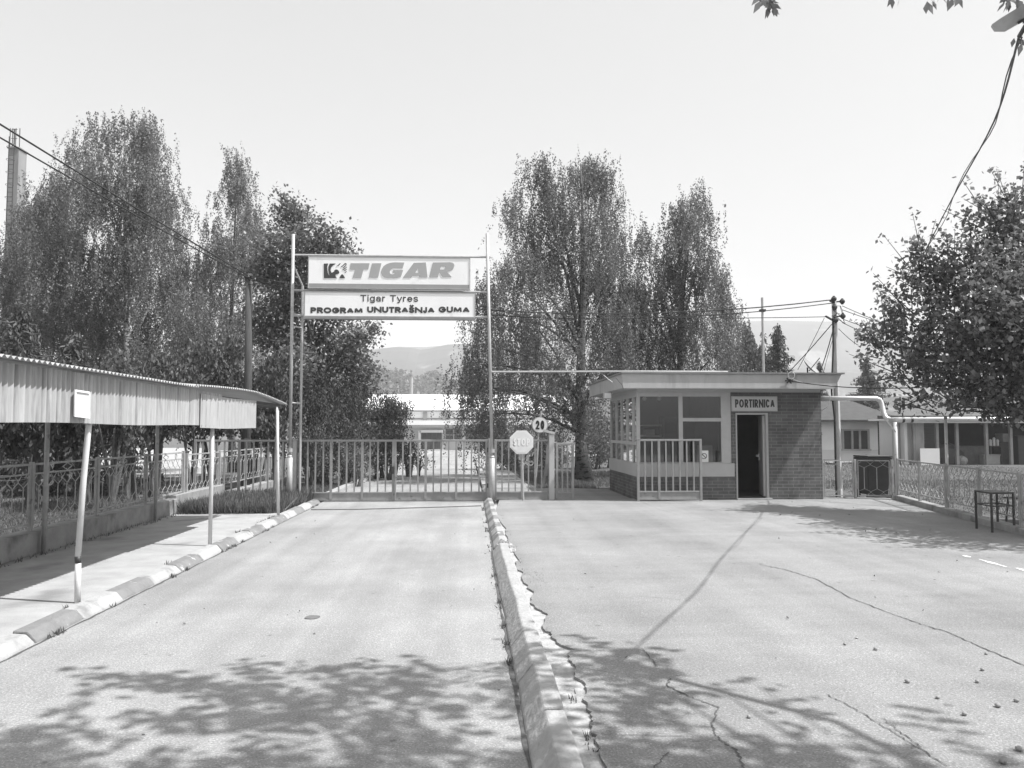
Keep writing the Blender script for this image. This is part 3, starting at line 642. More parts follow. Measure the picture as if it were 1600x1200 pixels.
# ------------------------------------------------------------------ HILLS
def hill(name, prof, Y, depth, m, rough, nx=90, ny=14):
    xs = [p[0] for p in prof]; mb = MB(); lo, hi = xs[0], xs[-1]
    for j in range(ny+1):
        v = j/ny; yy = Y+(v-.5)*2*depth; env = math.sin(math.pi*v)**1.0
        for i in range(nx+1):
            px = lo+(hi-lo)*i/nx; py = float(np.interp(px, xs, [p[1] for p in prof])); c = onY(px, py, Y)
            zz = (c.z+8)*env-8+random.uniform(-1, 1)*rough*env
            mb.v.append((c.x, yy, zz))
    for j in range(ny):
        for i in range(nx):
            a = j*(nx+1)+i; mb.f.append((a, a+1, a+nx+2, a+nx+1)); mb.mi.append(0)
    return struct(mb.build(name, m, smooth=rough < .5))
hill('hills', [(-900,560),(-300,530),(200,540),(500,556),(585,548),(620,543),(650,547),(690,542),(735,540),(800,530),(900,520),(1000,512),(1100,506),(1180,503),(1260,504),(1330,507),(1400,517),(1500,540),(1700,560),(2300,580)], 1300, 380, M['hill'], .8)
hill('hills', [(500,590),(560,556),(590,548),(625,543),(650,545),(664,549),(690,541),(735,538),(800,545),(900,565),(1050,585),(1250,575),(1400,585),(1700,600)], 900, 230, M['hill'], .5)
hill('hills', [(420,600),(520,575),(575,572),(590,576),(615,586),(650,597),(680,594),(700,598),(735,604),(800,600),(900,612),(1100,625),(1400,620),(1800,615)], 380, 80, M['hill'], .5)
wp = []
for _ in range(16000):
    px = random.uniform(480, 800); t = random.uniform(0, 1); yc = float(np.interp(px, [420,520,575,590,615,650,680,700,735,800], [600,575,572,576,586,597,594,598,604,600])); c = onY(px, yc, 380)
    v = .5*t; wp.append((c.x+random.uniform(-1,1), 380+(v-.5)*160, (c.z+8)*math.sin(math.pi*v)-8+random.uniform(-.8, 2.6)+2.2*math.sin(c.x*.27)*math.sin(c.x*.1+v*20)))
o = leaf_quads('far_wood', np.array(wp), 1.6, M['broadleaf'], None, 'up', .8); tag(o, 'hazy wooded ridge far behind the factory roof', 'wood', kind='stuff')

# ------------------------------------------------------------------ FACTORY at the end of the drive
FY = 96.; fz = zg(FY)
def fx(px): return xat(px, FY)
def fzz(py): return zat(py, FY, 690)
fac = thing('factory_building', (fx(690), FY, fz), 'long low white-roofed factory at the end of the driveway', 'building')
x0, x1 = fx(560), fx(900)
MB().box(x0, x1, FY, FY+16, fz-.4, fzz(667)).build('wall', M['factorywall'], fac)
MB().box(x0, x1, FY-.5, FY+1.4, fzz(667)+.003, fzz(657)).build('eaves', M['factoryroof'], fac)
MB().box(x0, x1, FY-.56, FY-.5, fzz(668), fzz(664)).build('gutter', M['roofd'], fac)
MB().box(x0+.1, x1-.1, FY+1.41, FY+15, fzz(658), fzz(642)).build('clerestory_wall', M['factoryroof'], fac)
MB().quad((x0, FY+.9, fzz(641)), (x1, FY+.9, fzz(641)), (x1, FY+8, fzz(612)), (x0, FY+8, fzz(612))).quad((x0, FY+.9, fzz(642.5)), (x1, FY+.9, fzz(642.5)), (x1, FY+.9, fzz(641)), (x0, FY+.9, fzz(641))).quad((x0, FY+8, fzz(612)), (x1, FY+8, fzz(612)), (x1, FY+16, fzz(640)), (x0, FY+16, fzz(640))).build('roof', M['factoryroof'], fac, fixn=False)
MB().box(x0, x1, FY+.7, FY+.899, fzz(643), fzz(640.5)).build('gutter', M['roofd'], fac)
for px in (602, 632, 663, 694, 723, 755, 790):
    MB().box(fx(px)-.22, fx(px)+.22, FY+1.1, FY+1.42, fzz(657)+.01, fzz(642)-.01).build('pilaster', M['shedwall'], fac)
MB().box(x0+.2, x1-.2, FY+1.36, FY+1.40, fzz(655), fzz(653)).build('sill', M['shedwall'], fac)
def fwin(a, b, t, bt):
    f = MB()
    for q in (a, (a+b)/2, b): f.box(fx(q)-.06, fx(q)+.06, FY-.09, FY+.02, fzz(bt), fzz(t))
    for q in (t, (t+bt)/2+1, bt): f.box(fx(a), fx(b), FY-.085, FY+.015, fzz(q)-.05, fzz(q)+.05)
    fr = f.build('window', M['shedwall'], fac); MB().box(fx(a), fx(b), FY-.04, FY+.0, fzz(bt), fzz(t)).build('pane', M['darkglass'], fr)
for a, b in ((696, 722), (727, 754), (760, 790)): fwin(a, b, 670, 687)
for px in (693, 724.5, 757): MB().box(fx(px)-.16, fx(px)+.16, FY-.2, FY+.001, fz-.3, fzz(667)).build('column', M['factorywall'], fac)
d = MB().box(fx(660), fx(689), FY-.05, FY+.01, fz-.05, fzz(676)).build('door', M['darkglass'], fac)
fr = MB()
for px in (660, 667, 675, 682, 689): fr.box(fx(px)-.06, fx(px)+.06, FY-.1, FY-.04, fz-.02, fzz(676))
fr.build('door_frame', M['insidedark'], d)
MB().box(fx(657), fx(692), FY-1.6, FY-.051, fzz(676)+.01, fzz(672)).build('canopy', M['factorywall'], fac)
MB().box(fx(655), fx(658.5), FY-1.6, FY-.002, fz-.2, fzz(672.5)).build('side_wall', M['factorywall'], fac)
MB().box(fx(657), fx(693), FY-2.2, FY-.11, fz-.2, fz+.1).build('step', M['concrete'], fac)
c = onY(643, 588, 118); cb = Vector((c.x, 118, -1))
sm = thing('flue', cb, 'thin pale flue standing behind the white factory roof', 'flue'); MB().tube([cb, (c.x, 118, c.z)], .23, 10).build('pipe', M['galv'], sm); MB().tube([(c.x,118,c.z-.02),(c.x,118,c.z+.25)], .32, 10).build('cap', M['roofd'], sm)
c = onY(622, 602, 110); tag(MB().tube([(c.x,110,-1),(c.x,110,c.z)], .05, 6).build('lamp_pole', M['galv']), 'very thin mast left of the pale flue behind the factory', 'mast')

# tall chimney at the far left ----------------------------------------
CY = 70.; cx0, cx1 = onY(11, 300, CY).x, onY(27, 300, CY).x; ct = zat(232, CY, 20)
ch = thing('chimney', ((cx0+cx1)/2, CY+.6, -.6), 'tall square concrete chimney with a ladder at the far left edge', 'chimney')
MB().box(cx0, cx1, CY, CY+1.25, -.8, ct).build('shaft', mat('chimney_concrete', .22, .29, 1.2, .9, 0, None, .1, stretch=(1, 1, .25), stain=(1.5, .16, .55, .75)), ch)
l = MB(); lx = (cx0+cx1)/2-.1
for s in (-.22, .22): l.bar((lx+s, CY-.16, 0), (lx+s, CY-.16, ct+1), .05)
for i in range(int(ct/.4)): l.bar((lx-.22, CY-.16, .4*i), (lx+.22, CY-.16, .4*i), .035)
for i in range(20): 
    z = ct-i*1.1; l.tube([(lx+.3*math.cos(a), CY-.16-.5*abs(math.sin(a)), z) for a in [math.pi*k/6 for k in range(7)]], .02, 4)
l.build('ladder', M['darkmetal'], ch)
l = MB()
for px in (15, 19, 24, 30): l.bar((onY(px, 220, CY).x, CY+.05, ct), (onY(px, 220, CY).x, CY+.05, ct+1.8), .05)
for q in (.9, 1.7): l.bar((cx0+.15, CY+.05, ct+q), (cx1-.2, CY+.05, ct+q), .04)
l.build('railing', M['darkmetal'], ch)
MB().tube([(onY(17,220,CY).x, CY+.5, ct), (onY(17,220,CY).x, CY+.5, zat(198,CY,17))], .06, 6).build('lightning_rod', M['darkmetal'], ch)
MB().box(cx0-.1, cx1+.1, CY-.1, CY+1.35, ct+.003, ct+.12).build('cap', M['roofd'], ch)

# ------------------------------------------------------------------ SIGN GANTRY
MY = 17.85
gx0, gx1 = xat(453.5, MY), xat(769, MY)
ga = thing('sign_gantry', ((gx0+gx1)/2, MY, 0), 'tall tubular steel gantry spanning the driveway and carrying the two sign boards', 'gantry')
def mast(x, x2, y, ztop, zsl):
    MB().tube([(x, y, -.02), (x*.999+.0, y, zsl)], .062, 12).tube([(x, y, zsl), (x, y, zsl+.05)], [.062, .045], 12).build('mast_base', M['galv'], ga, smooth=True)
    MB().tube([(x, y, zsl), (x2, y, ztop)], .036, 10).build('mast', M['galv'], ga, smooth=True)
    MB().tube([(x, y, zsl+.12), (x, y, zsl+.2)], .055, 12).build('collar', M['galv'], ga)
zt = onY(459, 366, MY).z
mast(gx0, gx0, MY, zt, 1.0); mast(gx1, gx1-.12, MY, onY(762,365,MY).z, .98)
MB().tube([(gx0+.16, MY+.3, 0), (gx0+.16, MY+.3, zat(452,MY+.3))], .03, 8).build('rear_mast', M['galv'], ga)
MB().tube([(gx0+.16, MY+.3, zat(452,MY+.3)), (gx0-.03, MY+.02, zat(415,MY))], .02, 8).build('brace', M['galv'], ga)
for z in (2.2, 3.9, zat(494,MY)): MB().tube([(gx0-.02, MY+.02, z), (gx0+.16, MY+.3, z)], .018, 6).build('brace', M['galv'], ga)
for py, xa in ((399.5, 0), (454.5, 0), (494, 0)):
    z = zat(py, MY, 600); MB().tube([(gx0-.03, MY+.03, z), (gx1-.06, MY+.03, z)], .024, 8).build('crossbar', M['galv'], ga)
SY = 17.70
def board(pl, pt, pr, pb, label):
    a = onY(pl, pt, SY); b = onY(pr, pb, SY); t = thing('sign_board', ((a.x+b.x)/2, SY, b.z), label, 'sign')
    MB().box(a.x, b.x, SY, SY+.11, b.z, a.z).build('panel', M['signwhite'], t)
    f = MB(); q = .018
    f.box(a.x-q, a.x-.002, SY-.012, SY+.115, b.z-q, a.z+q); f.box(b.x+.002, b.x+q, SY-.012, SY+.115, b.z-q, a.z+q)
    f.box(a.x-.002, b.x+.002, SY-.012, SY+.115, a.z+.002, a.z+q); f.box(a.x-.002, b.x+.002, SY-.012, SY+.115, b.z-q, b.z-.002)
    f.build('frame', M['galv'], t); return t, a, b
t1, a, b = board(483, 401.5, 733.5, 451.5, 'upper white sign board with a dark square emblem and slanted grey capitals')
MB().box(a.x+.006, b.x-.006, SY-.004, SY+.001, zat(450.6,SY,600), zat(443.8,SY,600)).build('stripe', M['signband'], t1)
def crop1(u, v, d):                            # outline of the lettering, in the board's own plane
    p = onY(470+u/5.714, 390+v/5.714, SY); return (p.x, SY+d, p.z)
LET = [[[(445,122),(615,122),(603,176),(560,176),(540,252),(463,252),(487,178),(437,178)]],
       [[(637,122),(720,122),(690,250),(607,250)]],
       [[(925,116),(908,168),(850,164),(822,166),(803,178),(793,200),(800,216),(818,222),(834,217),(842,206),(820,206),(826,182),(914,182),(893,244),(860,251),(830,254),(770,254),(745,248),(726,232),(718,205),(722,178),(738,150),(765,130),(800,118),(840,114)]],
       [[(1010,118),(1117,115),(1132,248),(1057,248),(1054,232),(997,234),(985,250),(912,250)], [(1022,206),(1050,206),(1047,165)]],
       [[(1180,115),(1330,113),(1355,117),(1368,128),(1371,145),(1362,170),(1345,186),(1305,198),(1347,243),(1265,245),(1237,204),(1232,204),(1225,246),(1147,247)], [(1243,178),(1275,177),(1288,168),(1291,158),(1284,150),(1250,151)]]]
mb = MB()
for lp in LET: mb.prism(lp, crop1, -.008, .001)
mb.build('lettering', M['signgrey'], t1)
def crop2(u, v, d):
    p = onY(495+u/13.333, 400+v/13.333, SY); return (p.x, SY+d, p.z)
mb = MB()
mb.prism([[(148,158),(238,158),(218,225),(217,290),(232,355),(264,418),(250,350),(240,290),(243,220),(270,158),(395,158),(340,195),(300,235),(288,300),(305,345),(312,352),(345,332),(362,330),(365,300),(400,280),(440,290),(470,330),(465,360),(430,378),(395,385),(388,400),(400,440),(420,462),(148,462)]], crop2, -.008, .001)
mb.prism([[(470,462),(485,430),(510,390),(530,380),(560,405),(580,440),(585,462)]], crop2, -.008, .001)
for pl in ([(410,208),(440,190),(480,155),(500,155),(455,200)], [(495,228),(540,195),(580,155),(605,150),(625,165),(618,185),(605,170),(590,168),(530,222)], [(540,245),(585,210),(610,185),(618,192),(575,240),(550,252)], [(535,280),(580,258),(625,220),(628,232),(585,270),(545,288)], [(570,300),(625,268),(626,280),(580,308)], [(578,345),(600,332),(625,315),(622,328),(590,350)]):
    mb.prism([pl], crop2, -.008, .001)
mb.build('emblem', M['signdark'], t1)
t2, a, b = board(477, 456.5, 741.5, 495, 'lower white sign board with two lines of dark lettering')
MB().box(a.x-.02, b.x+.02, SY-.014, SY+.13, b.z-.07, b.z-.019).build('bottom_rail', M['roofd'], t2)
def rect(u0, v0, u1, v1):
    p = onY(470+u0/5.714, 390+v0/5.714, SY); q = onY(470+u1/5.714, 390+v1/5.714, SY); return p.x, q.x, q.z, p.z
for body, (u0, v0, u1, v1), bo, gp__ in (('Tigar Tyres', (532, 404, 1047, 468), .17, .12), ('PROGRAM', (87, 514, 553, 572), .32, .07), ('UNUTRA\u0160NJA', (592, 509, 1195, 568), .30, .07), ('GUMA', (1230, 508, 1508, 565), .30, .07)):
    xx = rect(u0, v0, u1, v1); text_mesh(body, 'lettering', M['signdark'], t2, xx[0], xx[1], xx[2], xx[3], SY, bo, gp__)
# pipe from the right mast to the gatehouse roof
z = onY(772, 581, MY).z
pp = thing('overhead_pipe', (gx1, MY, z), 'thin steel pipe running level from the right sign mast to the gatehouse roof', 'pipe')
MB().tube([(gx1-.01, MY, z), (xat(1000,17.7), 17.55, z), (xat(1135,17.7), 17.55, z+.0)], .021, 8).build('tube', M['galv'], pp)
for px in (830, 880, 935): MB().tube([(xat(px,MY)-.03, MY-.02, z), (xat(px,MY)+.03, MY-.02, z)], .03, 8).build('coupling', M['galv'], pp)

# ------------------------------------------------------------------ GATE LINE
GY = 18.2; GT = 1.385
def railing(name, x0, x1, y, zt, zb, zr, label, cat, nb, group=None, posts=(1, 1), heavy=(), kick=True, feet=0.02):
    t = thing(name, ((x0+x1)/2, y, 0), label, cat, group)
    MB().box(x0, x1, y-.022, y+.022, zt-.045, zt).build('top_rail', M['gate'], t, bevel=.006)
    MB().box(x0, x1, y-.02, y+.02, zr-.035, zr).build('bottom_rail', M['gate'], t, bevel=.006)
    if posts[0]: MB().box(x0-.028, x0+.028, y-.026, y+.026, feet, zt+.004).build('stile', M['gate'], t, bevel=.006)
    if posts[1]: MB().box(x1-.028, x1+.028, y-.026, y+.026, feet, zt+.004).build('stile', M['gate'], t, bevel=.006)
    for i in range(1, nb):
        x = x0+(x1-x0)*i/nb; hw = .026 if i in heavy else .016; zz = zb if i in heavy else zr
        MB().box(x-hw/1, x+hw, y-hw, y+hw, zz-.002, zt-.044).build('bar', M['gate'], t)
    if kick:
        MB().box(x0+.03, x1-.03, y-.004, y+.004, zb, zr-.036).build('kick_plate', M['gate'], t)
        MB().box(x0, x1, y-.018, y+.018, zb-.03, zb).build('sill_rail', M['gate'], t)
    return t
gl = railing('gate_leaf', -3.78, -1.70, GY, GT, .055, .215, 'left leaf of the closed barred driveway gate, hinged by the verge', 'gate', 12, 'leaves of the driveway gate', heavy=(4, 8))
gr = railing('gate_leaf', -1.66, .40, GY, GT, .05, .215, 'right leaf of the closed barred driveway gate, beside the taller right mast', 'gate', 12, 'leaves of the driveway gate', heavy=(4, 8))
MB().box(-1.73, -1.69, GY-.06, GY-.028, .62, .78).build('lock_box', M['darkmetal'], gl)
MB().box(-1.66, -1.62, GY-.07, GY-.028, .55, .85).build('latch', M['gate'], gr)
MB().tube([(-1.64, GY-.05, .02), (-1.64, GY-.05, .5)], .012, 6).build('drop_bolt', M['gate'], gr)
for gg, x in ((gl, -3.80), (gr, .43)):
    for z in (.35, 1.15): MB().tube([(x, GY-.03, z-.05), (x, GY-.03, z+.05)], .022, 8).build('hinge', M['darkmetal'], gg)
tag(MB().box(-3.945, -3.835, GY-.055, GY+.055, -.02, 1.40).build('gate_post', M['gate'], bevel=.01), 'square steel gate post on the left, beside the round sign mast', 'post', 'square gate posts')
tag(MB().box(.435, .50, GY-.055, GY+.055, -.02, 1.41).build('gate_post', M['gate'], bevel=.01), 'square steel gate post on the right, tucked behind the round sign mast', 'post', 'square gate posts')
railing('fence_panel', xat(306,GY), -4.00, GY, GT, .17, .22, 'barred fence panel over the weeds between the low wall and the gate', 'fence panel', 13, None, heavy=(6,), kick=False, feet=-.02)
pf = railing('fence_panel', .60, 1.80, GY, GT, .055, .215, 'narrow barred fence panel behind the faded octagonal sign', 'fence panel', 8, None, posts=(1, 0), heavy=(4,), feet=.02)
co = thing('gate_column', (1.87, GY, .02), 'pale boxy steel column with a slanted plate on its head', 'post')
MB().box(1.815, 1.935, GY-.07, GY+.06, .02, 1.50).build('column', M['plaster'], co, bevel=.008)
MB().prism([[(1.70,1.56),(1.945,1.50),(1.945,1.555),(1.70,1.615)]], lambda a, b, d: (a, d, b), GY-.08, GY+.1).build('head_plate', M['plaster'], co)
MB().bar((1.76, GY+.12, .55), (1.83, GY+.12, 1.5), .07, .03).bar((1.70, GY+.14, .3), (1.78, GY+.14, .95), .05, .03).build('side_plate', M['gate'], co)
railing('fence_panel', 2.00, 2.36, GY, 1.31, .06, .19, 'very narrow barred panel right of the boxy steel column', 'fence panel', 3, None)
railing('sliding_gate', xat(995,17.72), xat(1092,17.72), 17.62, 1.40, .09, .255, 'small open barred gate parked in front of the gatehouse window', 'gate', 9, None, heavy=(3,), feet=.03)

# octagonal sign ------------------------------------------------------
c = onY(815, 691, 17.9); st = thing('stop_sign', (c.x, 17.9, .03), 'faded octagonal stop sign on a thin post beside the gate', 'road sign')
MB().tube([(c.x+.04, 17.93, -.02), (c.x+.02, 17.93, .9), (c.x, 17.93, c.z+.1)], .022, 8).build('post', M['galv'], st)
r = .285
def octo(rr): return [(c.x+rr*math.cos(R(22.5+45*i)), c.z+rr*math.sin(R(22.5+45*i))) for i in range(8)]
MB().prism([octo(r)], lambda a, b, d: (a, d, b), 17.895, 17.905).build('plate', M['whitepaint'], st)
MB().prism([octo(r*.88)], lambda a, b, d: (a, d, b), 17.891, 17.896).build('face', mat('sign_faded', .64, .72, 5, .5, stain=(6, .74, .52, .7)), st)
text_mesh('STOP', 'lettering', mat('faded_letter', .80, .85, 8, .5), st, c.x-.185, c.x+.185, c.z-.075, c.z+.085, 17.890, .20, .2, .003)
text_mesh('STOP', 'letter_shade', mat('faded_letter_shade', .46, .54, 8, .5), st, c.x-.197, c.x+.180, c.z-.090, c.z+.083, 17.8915, .24, .17, .0005)
MB().box(c.x-.06, c.x+.07, 17.94, 17.98, c.z-.4, c.z-.26).build('bracket', M['galv'], st)
# round 20 sign
c = onY(843.5, 664, 21.6); b0 = Vector((xat(836,21.6), 21.6, -.05))
sp = thing('speed_sign', b0, 'small round plate with black number 20 on a leaning post', 'road sign')
MB().tube([b0, (c.x-.03, 21.63, c.z-.2), (c.x+.04, 21.63, c.z+.38)], .026, 8).build('post', M['galv'], sp)
MB().prism([[(c.x+.222*math.cos(R(15*i)), c.z+.222*math.sin(R(15*i))) for i in range(24)]], lambda a, b, d: (a, d, b), 21.59, 21.60).build('plate', mat('sign_ring', .33, .4, 8, .5), sp)
MB().prism([[(c.x+.200*math.cos(R(15*i)), c.z+.200*math.sin(R(15*i))) for i in range(24)]], lambda a, b, d: (a, d, b), 21.585, 21.591).build('face', mat('sign_face', .72, .8, 8, .5), sp)
text_mesh('20', 'lettering', M['cable'], sp, c.x-.115, c.x+.12, c.z-.12, c.z+.12, 21.584, .20, .22)

# ------------------------------------------------------------------ ORNAMENTAL FENCES
def ornate_panel(a, b, z0, z1, mb, sp=.115, top=True):
    """honeycomb bars between two rails, a..b on the ground plane; z0/z1 rails; ornaments between two top rails"""
    a = Vector((a[0], a[1], 0)); b = Vector((b[0], b[1], 0)); L = (b-a).length; d = (b-a)/L; n = max(3, int(L/sp)); s = L/n
    def P(u, z): return a+d*u+Vector((0, 0, z))
    zt = z1-.12 if top else z1
    for z, w_ in ((z0, .022), (z1, .026))+(((zt, .02),) if top else ()): mb.bar(P(0, z), P(L, z), w_, w_)
    for i in range(n):
        u = s*(i+.5); q = (s/2-.004)*(1 if i % 2 else -1); h = zt-z0
        pts = [P(u, zt), P(u, zt-.025), P(u+q, zt-.075), P(u+q, zt-.095), P(u-q, zt-.16), P(u-q, z0+.16), P(u+q, z0+.095), P(u+q, z0+.075), P(u, z0+.025), P(u, z0)]
        for c, e in zip(pts[:-1], pts[1:]): mb.bar(c, e, .0075, .0075)
    if top:
        zm = (zt+z1)/2; k = L/2
        for u in (L*.5,):
            for c, e in (((u-.13, zm), (u, z1-.015)), ((u, z1-.015), (u+.13, zm)), ((u+.13, zm), (u, zt+.012)), ((u, zt+.012), (u-.13, zm))): mb.bar(P(*c), P(*e), .01, .01)
        for u in (L*.2, L*.8):
            ring = [P(u+.04*math.cos(R(30*i)), zm+.05*math.sin(R(30*i))) for i in range(13)]
            for c, e in zip(ring[:-1], ring[1:]): mb.bar(c, e, .009, .009)
    for u in (0., L): mb.bar(P(u, z0-.03), P(u, z1), .02, .02)
def fence_run(name, pts, z0, z1, zb, label, top=True, group=None, dbl=.06):
    t = thing(name, (pts[0][0], pts[0][1], zb), label, 'fence', group)
    for p in pts: MB().box(p[0]-.024, p[0]+.024, p[1]-.024, p[1]+.024, zb-.05, z1+.03).build('post', M['fencep'], t)
    for p, q in zip(pts[:-1], pts[1:]):
        d = (Vector(q)-Vector(p)).normalized()*dbl; mb = MB(); ornate_panel((p[0]+d[0], p[1]+d[1]), (q[0]-d[0], q[1]-d[1]), z0, z1, mb, top=top); mb.build('panel', M['fencep'], t)
    return t
XF = -5.47
fence_run('ornamental_fence', [(XF, 15.72-1.78*i) for i in range(8)], .43, 1.17, .33, 'ornamental wrought fence on the low wall behind the corrugated shelter')
fence_run('ornamental_fence', [(XF, 15.9+2.05*i) for i in range(5)], .40, 1.12, .2, 'ornamental wrought fence continuing beyond the left barred panel')
lw = thing('low_wall', (XF, 9, 0), 'stained low concrete wall under the left ornamental fence', 'wall')
for i, (ya, yb) in enumerate(((-4, 2.3), (2.31, 7.6), (7.61, 12.24), (12.25, 15.1))): MB().box(-5.60, -5.345, ya, yb, -.05, .345).build('wall_section', M['wallc'], lw, bevel=.012)
MB().box(-5.60, -5.40, 15.2, 18.1, -.05, .40).build('wall_section', M['wallc'], lw, bevel=.012)
MB().box(-5.58, -5.36, 18.3, 24.1, -.05, .22).build('wall_section', M['wallc'], lw, bevel=.012)
# right fences
FA = Vector((9.70, 17.70, 0)); FD = (Vector((8.36, 11.75, 0))-FA).normalized()
ptr = [tuple(FA+FD*q)[:2] for q in (0, 1.45, 2.95, 4.5, 6.05, 7.6, 9.15, 10.7)]
fence_run('ornamental_fence', ptr, .26, .93, .12, 'right ornamental fence on the kerb wall behind the metal table', top=False)
b0 = onY(1287, 700, 18.0)
fence_run('ornamental_fence', [(8.10, 18.05), (8.88, 18.06), (9.62, 17.80)], .10, .90, .02, 'short ornamental fence joining the gatehouse to the corner post', top=False)
kw = MB(); n = Vector((FD.y, -FD.x, 0))*.10
for s, e in ((-.05, 2.6), (2.61, 9.), (9.01, 12.)):
    a = FA+FD*s; b = FA+FD*e; kw.bar(a+Vector((0,0,.045)), b+Vector((0,0,.045)), .20, .17)
tag(kw.build('kerb_wall', M['wallc'], bevel=.01), 'low concrete kerb wall carrying the right ornamental fence', 'wall')

# ------------------------------------------------------------------ SHELTER
XS = -3.385
sh = thing('bicycle_shelter', (XS, 8, .09), 'open lean-to shelter with a corrugated sheet front on thin white posts', 'shelter')
def corr_sheet(fn, y0, y1, us, pitch, amp, thick=.004):
    n = int((y1-y0)/pitch*6); mb = MB(); k = len(us)
    for i in range(n+1):
        y = y0+(y1-y0)*i/n; q = amp*math.sin(2*math.pi*y/pitch)
        for u in us: mb.v.append(fn(u, y, q))
    for i in range(n):
        for j in range(k-1):
            a = i*k+j; mb.f.append((a, a+1, a+k+1, a+k)); mb.mi.append(0)
    return mb
def fas(za, zb, ox=0., tilt=0.): return lambda u, y, q: (XS+.045+ox+q, y, za+(zb-za)*u+tilt*(y-9)+.006*math.sin(y*2.1))
for i, (ya, yb, o) in enumerate(((-3., 3.1, 0), (3.08, 5.55, .006), (5.53, 7.6, 0), (7.58, 9.95, .006), (9.93, 11.0, 0.))):
    corr_sheet(fas(1.655, 2.085, o), ya, yb, (0, .5, 1), .076, .017).build('front_sheet', M['corr'], sh, smooth=True)
corr_sheet(fas(1.625, 2.05, .012), 10.1, 12.75, (0, .5, 1), .16, .010).build('front_sheet', M['corr2'], sh, smooth=True)
def roof(z0, bow): return lambda u, y, q: (XS+.16-2.31*u, y, z0+.16*u+q+bow*math.sin((y-9.6)/4.9*math.pi)*(y > 9.6)-.012*max(0, y-12.4)*3)
corr_sheet(roof(2.115, 0), -3, 9.75, (0, .3, .6, 1), .076, .012).build('roof_sheet', M['corr'], sh, smooth=True)
corr_sheet(roof(2.13, .05), 9.6, 14.4, (0, .3, .6, 1), .09, .013).build('roof_sheet', M['corr2'], sh, smooth=True)
for x, z in ((XS, 2.06), (-4.4, 2.13), (-5.3, 2.19)): MB().box(x-.03, x+.03, -3, 14.5, z-.05, z).build('purlin', M['darkmetal'], sh)
p1 = G(121, 942, .07); p2 = G(328, 853, .07); p3 = G(435, 806, .07)
MB().tube([(p1.x, p1.y, .065), (p1.x-.005, p1.y, .42)], .026, 10).tube([(p1.x-.005, p1.y, .42), (p1.x-.008, p1.y, .48)], .027, 10, 1).tube([(p1.x-.008, p1.y, .48), (p1.x+.02, p1.y, 1.15), (p1.x+.055, p1.y, 1.70), (p1.x+.06, p1.y, 2.02)], .026, 10).build('post', [M['post'], M['darkmetal']], sh, smooth=True)
MB().tube([(p2.x, p2.y, .065), (p2.x, p2.y, 2.02)], .027, 10).build('post', M['post'], sh, smooth=True)
MB().tube([(p3.x, p3.y, .03), (p3.x-.03, p3.y, 1.0), (p3.x-.05, p3.y, 2.02)], .027, 10).build('post', M['post'], sh, smooth=True)
for y in (3.6, -.2): MB().tube([(XS, y, .085), (XS, y, 2.02)], .03, 10).build('post', M['post'], sh, smooth=True)
for y in (2., 6.5, 10.35, 13.9): MB().tube([(-5.28, y, .08), (-5.28, y, 2.15)], .03, 8).build('post', M['fencep'], sh, smooth=True)
for y in (p1.y, p2.y, p3.y, 3.6): MB().box(-5.3, XS, y-.025, y+.025, 2.00, 2.05).build('rafter', M['darkmetal'], sh)
mb = MB(); c = onX(134, 632, XS+.12); 
pl = thing('sign_plate', (c.x, c.y, c.z-.16), 'small blank framed white plate hanging tilted on the corrugated shelter front', 'plate')
def tp(u, v, d): 
    return (XS+.085+d-.05*(v-.0), c.y+u+v*.06, c.z+v)
MB().prism([[(-.125,-.10),(.125,-.11),(.125,.11),(-.125,.115)]], tp, -.006, .0).build('plate', mat('plate_grey', .58, .66, 6, .5), pl)
f = MB()
for lo in ([(-.13,-.107),(.13,-.117),(.13,-.10),(-.13,-.09)], [(-.13,.105),(.13,.098),(.13,.115),(-.13,.122)], [(-.13,-.0895),(-.115,-.09),(-.115,.1045),(-.13,.1045)], [(.115,-.099),(.13,-.0995),(.13,.0975),(.115,.0975)]): f.prism([lo], tp, .001, .012)
f.build('frame', M['white'], pl)

# ------------------------------------------------------------------ GATEHOUSE
BY = 17.92; BX0, BX1 = 3.79, 8.05; BB = 21.5; ZF = .02
def bx(px): return xat(px, BY)
def bz_(py, px=1100): return zat(py, BY, px)
gh = thing('gatehouse', ((BX0+BX1)/2, (BY+BB)/2, .03), 'small brick gatehouse with wide corner windows and a flat overhanging roof', 'building')
xw = bx(1143); dl, dr = bx(1149.5), bx(1201); zt_ = 2.60; dz = bz_(645); zs0 = bz_(745); zs1 = bz_(724); th = .22
w_ = MB()
w_.box(BX0, xw, BY, BY+th, ZF-.05, zs0)                      # plinth under the window
w_.box(xw, dl, BY, BY+th, ZF-.05, bz_(613))                    # pier
w_.box(dr, BX1, BY, BY+th, ZF-.05, bz_(613))
w_.box(dl, dr, BY, BY+th, dz, bz_(613))
w_.box(BX0, BX0+th, BY+th, BB-th, ZF-.05, zs0)                  # left side plinth
w_.box(BX1-th, BX1, BY+th, BB-th, ZF-.05, zt_)
w_.box(BX0, BX1, BB-th, BB, ZF-.05, zs0)
w_.box(4.55, BX1, BB-th, BB, zs0, zt_)
w_.build('brick_wall', M['brick'], gh)
s = MB(); s.box(BX0-.02, xw+.05, BY-.03, BY+.1, zs0+.003, zs1).box(BX0-.02, BX0+.1, BY+.101, BB-.02, zs0+.003, zs1); s.build('spandrel', M['plaster'], gh, bevel=.006)
s = MB(); s.box(BX0+.003, BX1-.004, BY+.006, BY+th-.01, bz_(613)+.002, zt_).box(BX0+.003, BX0+th, BY+th, BB-th, bz_(613)+.002, zt_).box(BX0+.003, 5.2, BB-th, BB-.004, bz_(613)+.002, zt_); s.build('lintel', M['plaster'], gh)
